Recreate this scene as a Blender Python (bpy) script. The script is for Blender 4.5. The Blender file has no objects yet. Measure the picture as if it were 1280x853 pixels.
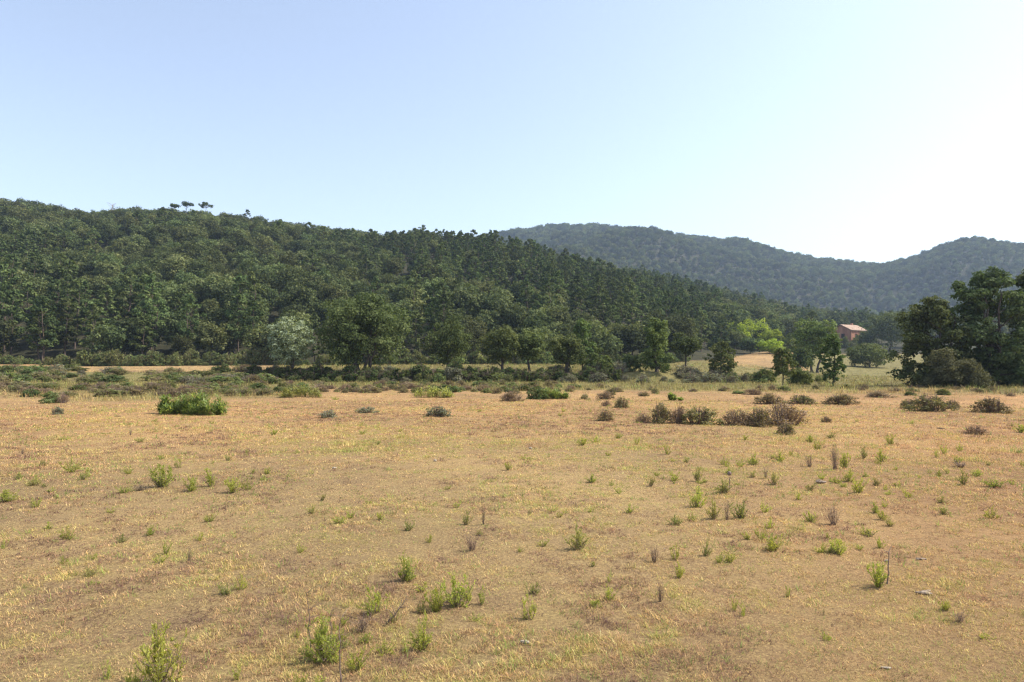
import bpy, math, random
import numpy as np
from mathutils import Vector

random.seed(7)
S = bpy.context.scene
COL = S.collection
R = math.radians
PI = math.pi

# ------------------------------------------------------------------ camera
F = 1280 * 24 / 36
EYE = 1.65
HOR = 455.0
PITCH = math.atan((HOR - 426.5) / F)
cam_d = bpy.data.cameras.new('camera'); cam = bpy.data.objects.new('camera', cam_d); COL.objects.link(cam)
cam_d.lens = 24; cam_d.sensor_width = 36; cam_d.clip_end = 6000; cam_d.clip_start = 0.05
cam.location = (0, 0, EYE); cam.rotation_euler = (R(90) + PITCH, 0, 0)
S.camera = cam


def slope(py):
    yn = (426.5 - np.asarray(py, float)) / F
    return (math.sin(PITCH) + yn * math.cos(PITCH)) / (math.cos(PITCH) - yn * math.sin(PITCH))


def side(px, py):
    yn = (426.5 - np.asarray(py, float)) / F
    return ((np.asarray(px, float) - 640) / F) / (math.cos(PITCH) - yn * math.sin(PITCH))


# ------------------------------------------------------------------ noise
def _hash(ix, iy, seed):
    h = (ix.astype(np.int64) * 374761393 + iy.astype(np.int64) * 668265263 + seed * 1442695041) & 0xffffffff
    h = ((h ^ (h >> 13)) * 1274126177) & 0xffffffff
    h = h ^ (h >> 16)
    return (h & 0xffffff) / float(0xffffff)


def vnoise(x, y, seed=0):
    ix = np.floor(x); iy = np.floor(y); fx = x - ix; fy = y - iy
    fx = fx * fx * (3 - 2 * fx); fy = fy * fy * (3 - 2 * fy)
    a = _hash(ix, iy, seed); b = _hash(ix + 1, iy, seed); c = _hash(ix, iy + 1, seed); d = _hash(ix + 1, iy + 1, seed)
    return (a * (1 - fx) + b * fx) * (1 - fy) + (c * (1 - fx) + d * fx) * fy


def fbm(x, y, scale, octv=3, seed=0):
    x = np.asarray(x, float) / scale; y = np.asarray(y, float) / scale
    s = 0; a = 0.5; t = 0
    for k in range(octv):
        s = s + a * vnoise(x, y, seed + k * 17); t += a
        x = x * 2.03 + 5.1; y = y * 2.03 + 3.7; a *= 0.5
    return s / t


# ------------------------------------------------------------------ terrain
def tab(pairs):
    return np.array([p[0] for p in pairs], float), np.array([p[1] for p in pairs], float)


def zy(D, y):
    return EYE + slope(y) * D


T_D = [  # depth tables over screen column
    tab([(-800, 29), (0, 31), (320, 36), (420, 52), (850, 54), (1280, 50), (2100, 50)]),
    tab([(-800, 58), (200, 60), (320, 61.2), (820, 61.2), (900, 60), (960, 64), (1280, 62), (2100, 62)]),
    tab([(-800, 64), (200, 66), (320, 62.3), (820, 62.3), (900, 68), (960, 90), (1100, 100), (2100, 100)]),
    tab([(-800, 98), (0, 98), (700, 101), (830, 110), (900, 130), (960, 158), (1050, 190), (1280, 190), (2100, 190)]),
    tab([(-800, 104), (0, 104), (700, 108), (830, 118), (900, 140), (960, 172), (1050, 245), (1280, 250), (2100, 250)]),
    tab([(-800, 260), (0, 280), (400, 300), (640, 335), (900, 380), (1100, 425), (1280, 420), (2100, 400)]),
    tab([(-800, 420), (0, 440), (640, 480), (900, 520), (1280, 520), (2100, 500)]),
    tab([(-800, 1150), (600, 1150), (740, 1100), (900, 1050), (1105, 950), (1200, 860), (1280, 830), (2100, 830)]),
    tab([(-800, 1700), (2100, 1700)]),
    tab([(-800, 2600), (2100, 2600)]),
]
YR1 = tab([(-800, 250), (-200, 258), (0, 266), (90, 278), (230, 281), (330, 292), (400, 302), (470, 309), (530, 307), (600, 318), (640, 323), (700, 336),
           (760, 348), (850, 366), (900, 376), (1000, 400), (1100, 412), (1280, 404), (2100, 380)])
YR2 = tab([(-800, 330), (450, 335), (560, 312), (600, 301), (640, 293), (690, 287), (740, 286), (800, 292), (850, 299), (900, 307), (960, 318), (1020, 328),
           (1080, 335), (1110, 336), (1150, 325), (1200, 305), (1225, 302), (1280, 312), (1400, 335), (2100, 340)])


def ip(t, p):
    return np.interp(p, t[0], t[1])


def heights(X, Y, detail=True):
    X = np.asarray(X, float); Y = np.asarray(Y, float)
    r = np.hypot(X, Y); az = np.arctan2(X, Y)
    azc = np.clip(az, -R(55), R(55))
    D = r * np.cos(azc)
    p = np.clip(640 + F * np.tan(azc), -800, 2100)
    Ds = [ip(t, p) for t in T_D]
    z2 = zy(Ds[2], np.interp(p, [-800, 0, 250, 420, 850, 960, 1100, 2100], [467, 466, 466, 464.5, 465.5, 466, 470, 470]))
    z3 = zy(Ds[3], np.interp(p, [-800, 0, 110, 330, 830, 900, 960, 1050, 1280, 2100], [455, 455.5, 458, 457, 455, 449, 440, 443, 443, 440]))
    z4 = zy(Ds[4], np.interp(p, [-800, 0, 330, 830, 900, 960, 1050, 1280, 2100], [453, 453, 453, 450, 445, 436, 426.5, 430, 430]))
    z5 = zy(Ds[5], ip(YR1, p)); z7 = zy(Ds[7], ip(YR2, p))
    Z = [0 * p, np.interp(p, [-800, 0, 300, 420, 2100], [.25, .25, .2, .05, 0]), z2, z3, z4, z5,
         np.minimum(z5 * .55, 26.), z7, z7 * .6, 30 + 0 * p]
    z = np.zeros_like(p)
    for k in range(len(Z) - 1):
        a, b = Ds[k], Ds[k + 1]
        t = np.clip((D - a) / (b - a), 0, 1)
        if k in (4, 6): s = t * (1.2 - .2 * t)
        elif k == 5 or k >= 7: s = t * t * (3 - 2 * t)
        else: s = t
        z = np.where((D >= a), Z[k] + (Z[k + 1] - Z[k]) * s, z)
    # gullies on the hills
    hill = np.clip((D - Ds[4]) / 60, 0, 1) * np.clip((Ds[5] - D) / 50, 0, 1)
    z = z + hill * (fbm(X, Y, 55, 2, 3) - .5) * 9
    far = np.clip((D - Ds[6]) / 150, 0, 1) * np.clip((Ds[7] - D) / 200, 0, 1)
    z = z + far * (fbm(X, Y, 170, 3, 9) - .5) * 85
    # behind and far beside the camera the land lies flat
    back = np.clip((np.abs(az) - R(62)) / R(40), 0, 1)
    z = z * (1 - back)
    if detail:
        near = np.clip(1 - r / 130, 0, 1)
        z = z + near * ((fbm(X, Y, 7, 2, 21) - .5) * .12 * np.clip(r / 12, .25, 1) + (fbm(X, Y, .55, 3, 31) - .5) * .055)
    return z


def hz(x, y):
    return float(heights(np.array([x]), np.array([y]))[0])


def on_field(px, py):
    """world point on the flat field seen at this place of the photo"""
    D = EYE / -float(slope(py))
    for _ in range(4):
        x = float(side(px, py)) * D
        D = (EYE - hz(x, D)) / -float(slope(py))
    return float(side(px, py)) * D, D


# ------------------------------------------------------------------ mesh helpers
def mk_mesh(name, V, faces, mat, attrs=None, smooth=False):
    """faces: list of (n,k) int arrays"""
    V = np.ascontiguousarray(V, dtype=np.float32)
    me = bpy.data.meshes.new(name)
    me.vertices.add(len(V)); me.vertices.foreach_set('co', V.ravel())
    loops = np.concatenate([f.ravel() for f in faces]).astype(np.int32)
    counts = np.concatenate([np.full(len(f), f.shape[1], np.int32) for f in faces])
    starts = np.concatenate([[0], np.cumsum(counts)[:-1]]).astype(np.int32)
    me.loops.add(len(loops)); me.loops.foreach_set('vertex_index', loops)
    me.polygons.add(len(counts)); me.polygons.foreach_set('loop_start', starts)
    try: me.polygons.foreach_set('loop_total', counts)
    except Exception: pass
    me.update(calc_edges=True)
    if smooth: me.shade_smooth()
    else: me.shade_flat()
    for k, (dom, typ, arr) in (attrs or {}).items():
        a = me.attributes.new(k, typ, dom)
        a.data.foreach_set('color' if typ == 'FLOAT_COLOR' else 'value', np.ascontiguousarray(arr, dtype=np.int32 if typ == 'INT' else np.float32).ravel())
    for m in (mat if isinstance(mat, (list, tuple)) else [mat]):
        if m: me.materials.append(m)
    return me


def link(name, data, parent=None, loc=None):
    o = bpy.data.objects.new(name, data); COL.objects.link(o)
    if parent: o.parent = parent
    if loc is not None: o.location = loc
    return o


def tag(o, label=None, cat=None, group=None, kind=None):
    if label: o['label'] = label
    if cat: o['category'] = cat
    if group: o['group'] = group
    if kind: o['kind'] = kind
    return o


class Geo:
    """collects tubes, quads"""
    def __init__(s): s.V = []; s.Q = []; s.n = 0; s.A = []

    def add(s, V, Fq, a=None):
        V = np.asarray(V, float).reshape(-1, 3); Fq = np.asarray(Fq, int).reshape(-1, 4)
        s.V.append(V); s.Q.append(Fq + s.n); s.n += len(V)
        s.A.append(np.full(len(Fq), .5) if a is None else (np.full(len(Fq), a) if np.isscalar(a) else a))

    def tube(s, P, rad, sides=5, a=None):
        P = np.asarray(P, float); n = len(P); rad = np.broadcast_to(rad, (n,))
        T = np.gradient(P, axis=0); T /= np.linalg.norm(T, axis=1)[:, None] + 1e-9
        ref = np.where(np.abs(T[:, 2:3]) > .9, [[1, 0, 0]], [[0, 0, 1]])
        U = np.cross(T, ref); U /= np.linalg.norm(U, axis=1)[:, None] + 1e-9
        W = np.cross(T, U)
        th = np.arange(sides) * 2 * PI / sides
        V = P[:, None] + rad[:, None, None] * (np.cos(th)[None, :, None] * U[:, None] + np.sin(th)[None, :, None] * W[:, None])
        i = np.arange(n - 1)[:, None] * sides; j = np.arange(sides)[None]; j2 = (j + 1) % sides
        Fq = np.stack([i + j, i + j2, i + sides + j2, i + sides + j], -1).reshape(-1, 4)
        s.add(V.reshape(-1, 3), Fq, a)

    def quads(s, C, U, W, a=None):
        """leaf rhombs: centre, half length vector, half width vector"""
        n = len(C)
        V = np.stack([C - U, C - U * .1 + W, C + U, C - U * .1 - W], 1).reshape(-1, 3)
        s.add(V, np.arange(4 * n).reshape(n, 4), a)

    def blobs(s, C, U, W, a=None):
        """blocky leaf sprays: rectangles with uneven corners"""
        n = len(C)
        V = np.stack([C - U - W * .5, C - U * .4 + W, C + U + W * .35, C + U * .5 - W], 1).reshape(-1, 3)
        s.add(V, np.arange(4 * n).reshape(n, 4), a)

    def mesh(s, name, mat, smooth=False):
        return mk_mesh(name, np.concatenate(s.V), [np.concatenate(s.Q)], mat, {'tint': ('FACE', 'FLOAT', np.concatenate(s.A))}, smooth)


def unit(v):
    return v / (np.linalg.norm(v, axis=-1, keepdims=True) + 1e-9)


# ------------------------------------------------------------------ materials
def mat_new(name):
    m = bpy.data.materials.new(name); m.use_nodes = True
    nt = m.node_tree; nt.nodes.clear()
    out = nt.nodes.new('ShaderNodeOutputMaterial')
    return m, nt, out


def leaf_mat(name, cols, transl=.3, hue=.03, val=.45, rough=.75, tr_tint=(1.25, 1.2, .5)):
    """cols: list of (pos, rgb) over the per-leaf tint"""
    m, nt, out = mat_new(name); N = nt.nodes.new; L = nt.links.new
    at = N('ShaderNodeAttribute'); at.attribute_name = 'tint'
    rp = N('ShaderNodeValToRGB'); el = rp.color_ramp.elements
    while len(el) < len(cols): el.new(.5)
    for e, (p, c) in zip(el, cols): e.position = p; e.color = (*c, 1)
    L(at.outputs['Fac'], rp.inputs[0])
    oi = N('ShaderNodeObjectInfo'); hs = N('ShaderNodeHueSaturation')
    mr = N('ShaderNodeMapRange'); mr.inputs['To Min'].default_value = .5 - hue; mr.inputs['To Max'].default_value = .5 + hue
    L(oi.outputs['Random'], mr.inputs['Value']); L(mr.outputs[0], hs.inputs['Hue'])
    ml = N('ShaderNodeMath'); ml.operation = 'MULTIPLY'; ml.inputs[1].default_value = 7.31
    fr = N('ShaderNodeMath'); fr.operation = 'FRACT'; L(oi.outputs['Random'], ml.inputs[0]); L(ml.outputs[0], fr.inputs[0])
    m2 = N('ShaderNodeMapRange'); m2.inputs['To Min'].default_value = 1 - val; m2.inputs['To Max'].default_value = 1 + val
    L(fr.outputs[0], m2.inputs['Value']); L(m2.outputs[0], hs.inputs['Value'])
    L(rp.outputs[0], hs.inputs['Color'])
    bs = N('ShaderNodeBsdfPrincipled'); bs.inputs['Roughness'].default_value = rough; bs.inputs['Specular IOR Level'].default_value = .08
    L(hs.outputs[0], bs.inputs['Base Color'])
    tr = N('ShaderNodeBsdfTranslucent'); mx = N('ShaderNodeMix'); mx.data_type = 'RGBA'; mx.blend_type = 'MULTIPLY'; mx.inputs[0].default_value = 1
    mx.inputs[7].default_value = (*tr_tint, 1); L(hs.outputs[0], mx.inputs[6]); L(mx.outputs[2], tr.inputs['Color'])
    ms = N('ShaderNodeMixShader'); ms.inputs[0].default_value = transl
    L(bs.outputs[0], ms.inputs[1]); L(tr.outputs[0], ms.inputs[2]); L(ms.outputs[0], out.inputs[0])
    return m


def bark_mat(name, c1, c2, scale=12):
    m, nt, out = mat_new(name); N = nt.nodes.new; L = nt.links.new
    tc = N('ShaderNodeTexCoord'); mp = N('ShaderNodeMapping'); mp.inputs['Scale'].default_value = (1, 1, .25)
    nz = N('ShaderNodeTexNoise'); nz.inputs['Scale'].default_value = scale; nz.inputs['Detail'].default_value = 5
    rp = N('ShaderNodeValToRGB'); rp.color_ramp.elements[0].position = .35; rp.color_ramp.elements[0].color = (*c1, 1)
    rp.color_ramp.elements[1].position = .65; rp.color_ramp.elements[1].color = (*c2, 1)
    bs = N('ShaderNodeBsdfPrincipled'); bs.inputs['Roughness'].default_value = .9
    bp = N('ShaderNodeBump'); bp.inputs['Strength'].default_value = .5; bp.inputs['Distance'].default_value = .03
    L(tc.outputs['Object'], mp.inputs[0]); L(mp.outputs[0], nz.inputs['Vector']); L(nz.outputs['Fac'], rp.inputs[0])
    L(rp.outputs[0], bs.inputs['Base Color']); L(nz.outputs['Fac'], bp.inputs['Height']); L(bp.outputs[0], bs.inputs['Normal'])
    L(bs.outputs[0], out.inputs[0])
    return m


M = {}
M['oak'] = leaf_mat('oak_leaves', [(0, (.052, .070, .025)), (.5, (.098, .122, .042)), (1, (.18, .20, .072))], .25, .02, .25)
M['broad'] = leaf_mat('broad_leaves', [(0, (.062, .088, .033)), (.5, (.115, .15, .055)), (1, (.205, .24, .09))], .28, .01, .1, tr_tint=(1.05, 1.15, .6))
M['hawthorn'] = leaf_mat('hawthorn_leaves', [(0, (.06, .06, .03)), (.5, (.105, .10, .05)), (1, (.18, .165, .085))], .25, .01, .1)
M['oakwood'] = leaf_mat('hill_oak_leaves', [(0, (.054, .070, .028)), (.5, (.108, .130, .050)), (1, (.21, .22, .092))], .25, .025, .5)
M['pine'] = leaf_mat('pine_needles', [(0, (.052, .074, .026)), (.5, (.105, .135, .046)), (1, (.19, .22, .075))], .22, .02, .35)
M['olive'] = leaf_mat('willow_leaves', [(0, (.19, .23, .14)), (.5, (.29, .33, .205)), (1, (.42, .45, .30))], .3, .01, .1)
M['green'] = leaf_mat('bright_leaves', [(0, (.068, .098, .032)), (.5, (.125, .16, .050)), (1, (.21, .245, .08))], .3, .02, .2)
M['lime'] = leaf_mat('lime_leaves', [(0, (.16, .22, .035)), (.5, (.28, .36, .055)), (1, (.42, .48, .09))], .45, .01, .12)
M['scrubgreen'] = leaf_mat('bramble_leaves', [(0, (.09, .12, .045)), (.5, (.16, .19, .075)), (1, (.27, .29, .12))], .35, .03, .3)
M['scrubolive'] = leaf_mat('heath_leaves', [(0, (.14, .13, .065)), (.5, (.24, .21, .105)), (1, (.36, .31, .16))], .35, .03, .25)
M['scrubgrey'] = leaf_mat('grey_scrub_leaves', [(0, (.14, .145, .095)), (.5, (.22, .22, .145)), (1, (.33, .32, .22))], .3, .02, .25)
M['scrubdry'] = leaf_mat('dry_heath_twigs', [(0, (.16, .11, .075)), (.5, (.27, .195, .13)), (1, (.39, .29, .19))], .3, .02, .25)
M['weed'] = leaf_mat('weed_leaves', [(0, (.24, .27, .06)), (.5, (.40, .43, .10)), (1, (.60, .60, .19))], .5, .012, .15)
M['weeddull'] = leaf_mat('dull_weed_leaves', [(0, (.24, .24, .09)), (.5, (.36, .36, .13)), (1, (.48, .46, .2))], .45, .02, .2)
M['reed'] = leaf_mat('reed_leaves', [(0, (.10, .15, .045)), (.5, (.20, .26, .085)), (1, (.40, .43, .18))], .45, .01, .1)
M['weedstem'] = leaf_mat('weed_stems', [(0, (.15, .12, .06)), (.5, (.22, .19, .09)), (1, (.3, .3, .12))], 0, .01, .15)
M['deadstem'] = leaf_mat('dead_stems', [(0, (.10, .07, .058)), (.5, (.19, .135, .11)), (1, (.32, .24, .19))], 0, .01, .2)
M['bark'] = bark_mat('bark', (.035, .028, .022), (.11, .085, .065))
M['pinebark'] = bark_mat('pine_bark', (.06, .042, .032), (.17, .12, .09))
M['greybark'] = bark_mat('dead_wood', (.17, .12, .085), (.38, .29, .20), 25)


# ------------------------------------------------------------------ leaf clouds and trees
def leaf_cloud(g, rng, clumps, n, size, outward=1.1, up=.45, shell=.55, asp=(.45, .9), blob=True, droop=0, sub=7):
    C0 = np.array([c[0] for c in clumps]); R0 = np.array([c[1] for c in clumps]); t0 = rng.uniform(.2, .7, len(C0))
    if sub:   # every bough carries several smaller sprays of uneven size
        kk = np.repeat(np.arange(len(C0)), sub); dd = unit(rng.normal(size=(len(kk), 3)) + [0, 0, .25])
        rs = rng.uniform(.3, .58, (len(kk), 1))
        C = C0[kk] + dd * R0[kk] * rng.uniform(.45, .95, (len(kk), 1)); Rr = R0[kk] * rs; ct = t0[kk] + rng.normal(0, .08, len(kk))
    else: C, Rr, ct = C0, R0, t0
    w = (Rr.prod(1)) ** (2 / 3); k = rng.choice(len(C), n, p=w / w.sum())
    d = unit(rng.normal(size=(n, 3)))
    flip = (d[:, 2] < -.25) & (rng.random(n) < .55); d[flip, 2] *= -1
    rho = shell + (1 - shell) * rng.random(n) ** .6
    # ragged edges: some leaves shoot past the clump
    rho = rho * (1 + .45 * (rng.random(n) < .32) * rng.random(n))
    wob = 1 + .15 * np.sin(d[:, 0] * 7 + k) * np.sin(d[:, 1] * 6 + k * 2.1)
    P = C[k] + d * Rr[k] * (rho * wob)[:, None]
    nrm = unit(d * outward + rng.normal(size=(n, 3)) * .5 + [0, 0, up])
    a = unit(np.cross(nrm, unit(rng.normal(size=(n, 3)) + [0, 0, -droop])))
    b = np.cross(nrm, a)
    s = size * rng.uniform(.6, 1.35, n)
    U = b * s[:, None] * .5; W = a * (s * rng.uniform(*asp, n))[:, None] * .5
    t = np.clip(ct[k] + rng.normal(0, .16, n), 0, 1)
    (g.blobs if blob else g.quads)(P, U, W, t)


def branch(g, rng, a, b, r0, r1, n=5, sag=.12, sides=5):
    a = np.array(a, float); b = np.array(b, float); t = np.linspace(0, 1, n)[:, None]
    L = np.linalg.norm(b - a)
    off = rng.normal(size=3) * L * .06; lift = np.array([0, 0, L * sag])
    P = a + (b - a) * t + (off + lift) * np.sin(t * PI) + rng.normal(size=(n, 3)) * L * .012 * (t > 0) * (t < 1)
    g.tube(P, r0 + (r1 - r0) * t[:, 0] ** .8, sides)
    return P


def make_clumps(rng, H, W, base, style):
    cl = []; rx = W / 2
    if style == 'round' or style == 'dome':
        cz = (H + base) / 2; rz = (H - base) / 2
        n = 26 if style == 'round' else 22
        for i in range(n):
            f = (i + .5) / n; z = 1 - 2 * f * (1 if style == 'round' else .8); ph = i * 2.39996 + rng.uniform(-.4, .4)
            q = math.sqrt(max(0, 1 - z * z)); lob = rng.uniform(.6, .95)
            c = np.array([q * math.cos(ph) * rx * lob * .8, q * math.sin(ph) * rx * lob * .8, cz + z * rz * lob * .82])
            rr = rx * rng.uniform(.24, .4)
            cl.append((c, np.array([rr, rr, rr * rng.uniform(.7, .95) * min(1, rz / rx + .2)])))
        for i in range(7):
            c = np.array([rng.uniform(-.35, .35) * rx, rng.uniform(-.35, .35) * rx, cz + rng.uniform(-.45, .45) * rz])
            cl.append((c, np.array([rx, rx, min(rx, rz)]) * rng.uniform(.28, .4)))
    elif style == 'pine':
        n = 17
        for i in range(n):
            f = (i + .5) / n; z = base + (H - base) * (f * .93)
            env = rx * (1 - f ** 3.2) ** .6 * (.55 + .45 * min(1, f * 4)) + .1 * rx
            ph = i * 2.39996 + rng.uniform(-.5, .5); q = env * rng.uniform(.35, .78)
            rr = rx * rng.uniform(.24, .42) * (1 - .35 * f)
            cl.append((np.array([q * math.cos(ph), q * math.sin(ph), z]), np.array([rr, rr, rr * rng.uniform(.5, .75)])))
        cl.append((np.array([0, 0, H - rx * .25]), np.array([rx * .25, rx * .25, rx * .3])))
    elif style == 'umbrella':
        for i in range(11):
            ph = i * 2.39996; q = rx * rng.uniform(.15, .78); rr = rx * rng.uniform(.24, .36)
            cl.append((np.array([q * math.cos(ph), q * math.sin(ph), H - rr * .8 - q * .4]), np.array([rr, rr, rr * .8])))
    elif style == 'airy':      # tall loose crown in flat drooping layers
        n = 58
        for i in range(n):
            f = (i + .5) / n; z = base + (H - base) * f
            env = rx * (math.sin(PI * min(1, (f * .82 + .16))) ** .6)
            ph = i * 2.39996 + rng.uniform(-.5, .5); q = env * rng.uniform(.25, .88)
            rr = rx * rng.uniform(.17, .32)
            cl.append((np.array([q * math.cos(ph), q * math.sin(ph), z - q * .15]), np.array([rr, rr, rr * rng.uniform(.45, .85)])))
        cl.append((np.array([0, 0, H - rx * .2]), np.array([rx * .2, rx * .2, rx * .2])))
    elif style == 'upright':   # slim, wispy, irregular column
        n = 20
        for i in range(n):
            f = (i + .5) / n; z = base + (H - base) * f
            env = rx * (math.sin(PI * (f * .84 + .12)) ** .7)
            ph = i * 2.39996 + rng.uniform(-.6, .6); q = env * rng.uniform(.2, .75); rr = rx * rng.uniform(.25, .42)
            cl.append((np.array([q * math.cos(ph), q * math.sin(ph), z]), np.array([rr, rr, rr * rng.uniform(.8, 1.2)])))
    elif style == 'mound':     # bush down to the ground
        n = 20
        for i in range(n):
            f = (i + .5) / n; z = f; ph = i * 2.39996 + rng.uniform(-.4, .4); q = math.sqrt(1 - (z * .95) ** 2) * rng.uniform(.55, .85)
            rr = rx * rng.uniform(.14, .34); z *= rng.uniform(.65, 1.1)
            cl.append((np.array([q * math.cos(ph) * rx * .95, q * math.sin(ph) * rx * .95, max(H * z * .8, rr * .25)]), np.array([rr, rr, min(rr, H * .3) * rng.uniform(.7, 1)])))
        cl.append((np.array([0, 0, H * .4]), np.array([rx * .6, rx * .6, H * .42])))
    return cl


def tree_meshes(seed, H, W, base, style, nleaf, leaf, lm, bm, trunks=1, tr=None, nlimb=12, lean=.03, shell=.55, droop=0):
    rng = np.random.default_rng(seed)
    cl = make_clumps(rng, H, W, base, style)
    g = Geo(); leaf_cloud(g, rng, cl, nleaf, leaf, shell=shell, droop=droop)
    crown = g.mesh('crown', lm)
    g = Geo(); tr = tr or H * .022
    tops = []
    for k in range(trunks):
        ph = k * 2.4 + rng.uniform(0, 6); sp = 0 if trunks == 1 else W * .06
        a = np.array([math.cos(ph) * sp, math.sin(ph) * sp, -.3]); th = base + (H - base) * (.78 if style in ('pine', 'airy', 'upright') else .5)
        b = np.array([math.cos(ph) * sp * 3 + rng.normal() * H * lean, math.sin(ph) * sp * 3 + rng.normal() * H * lean, th])
        n = 8; t = np.linspace(0, 1, n)[:, None]
        P = a + (b - a) * t + rng.normal(size=(n, 3)) * [H * .012, H * .012, 0] * (t > 0)
        rr = tr * (1 - .75 * t[:, 0]); rr[0] *= 1.5
        g.tube(P, rr, 7); tops.append(P)
    idx = rng.permutation(len(cl))[:nlimb]
    for i in idx:
        c = cl[i][0]; P = tops[int(rng.integers(len(tops)))]
        zz = np.clip(c[2] - np.hypot(c[0], c[1]) * .7, base * .55, P[-1][2]); j = int(np.argmin(abs(P[:, 2] - zz)))
        branch(g, rng, P[j], c, tr * (.42 if j < 5 else .28), tr * .08, sag=.04, sides=4)
    trunk = g.mesh('trunk', bm, True)
    return trunk, crown


def tree_obj(kind, meshes, loc, rz=0, sc=1.0, label=None, cat='tree', group=None, names=('trunk', 'crown')):
    e = link(kind, None, None, loc); e.rotation_euler = (0, 0, rz); e.scale = (sc, sc, sc) if np.isscalar(sc) else sc
    e.empty_display_size = .2
    tag(e, label, cat, group)
    for nm, me in zip(names, meshes): link(nm, me, e)
    return e


def copy_tree(root, loc, rz, sc, label, group=None):
    r = root.copy(); COL.objects.link(r); r.location = loc; r.rotation_euler = (0, 0, rz); r.scale = (sc, sc, sc) if np.isscalar(sc) else sc
    if label: r['label'] = label
    if group: r['group'] = group
    for ch in root.children:
        c = ch.copy(); COL.objects.link(c); c.parent = r
    return r


#@@GROUND
# ------------------------------------------------------------------ ground sheet
def ground_zones(X, Y):
    r = np.hypot(X, Y); az = np.clip(np.arctan2(X, Y), -R(55), R(55)); D = r * np.cos(az); p = np.clip(640 + F * np.tan(az), -800, 2100)
    Ds = [ip(t, p) for t in T_D]
    nz = fbm(X, Y, 9, 3, 40) - .5
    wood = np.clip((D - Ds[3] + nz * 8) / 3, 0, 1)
    g0 = np.interp(p, [-800, 0, 320, 420, 700, 850, 1280, 2100], [29, 31, 35, 41, 43, 42, 37, 35])
    green = np.clip((D + nz * 16 - g0) / 6, 0, 1)
    strip = (p > 90) * (p < 345) * np.clip((D - 67 + nz * 6) / 3, 0, 1) * (1 - wood)          # dry strip before the wood
    slope_dry = np.clip((p - 880) / 40, 0, 1) * np.clip((D - 95 + nz * 20) / 8, 0, 1) * (p < 1010)
    left_dry = (p <= 90) * np.clip((D - 88) / 3, 0, 1)
    green = green * (1 - np.clip(strip + slope_dry + left_dry, 0, 1)) * (1 - wood)
    red = np.clip((p - 700) / 500 + nz * .8, 0, 1) * np.clip(r / 10, .3, 1)
    red = np.maximum(red, .7 * np.clip((r - 9) / 14, 0, 1)); red = np.clip(red * .72 * (1 - .6 * np.clip(strip + slope_dry, 0, 1)) + .12 * slope_dry, 0, 1)
    return wood, green, red


def build_ground():
    az_in = np.arange(-52, 52.01, .35); az_out = np.arange(55, 305.1, 3.2)
    az = np.radians(np.concatenate([az_in, az_out])); na = len(az)
    rr = 1.1 * np.exp(np.arange(0, math.log(2600 / 1.1), .0152)); rr = np.sort(np.concatenate([rr, np.arange(59, 80, .3)])); nr = len(rr)
    X = (np.sin(az)[None] * rr[:, None]); Y = (np.cos(az)[None] * rr[:, None])
    Z = heights(X, Y)
    V = np.stack([X, Y, Z], -1).reshape(-1, 3)
    i = np.arange(nr - 1)[:, None] * na; j = np.arange(na)[None]; j2 = (j + 1) % na
    Q = np.stack([i + j, i + na + j, i + na + j2, i + j2], -1).reshape(-1, 4)
    c = len(V); V = np.vstack([V, [[0, 0, 0]]])
    j = np.arange(na); Tt = np.stack([np.full(na, c), j, (j + 1) % na], -1)
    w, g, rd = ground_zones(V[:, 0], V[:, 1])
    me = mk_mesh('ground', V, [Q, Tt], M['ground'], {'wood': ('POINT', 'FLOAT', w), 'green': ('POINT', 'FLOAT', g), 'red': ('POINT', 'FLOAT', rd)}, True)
    tag(link('ground', me), kind='structure')


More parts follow.
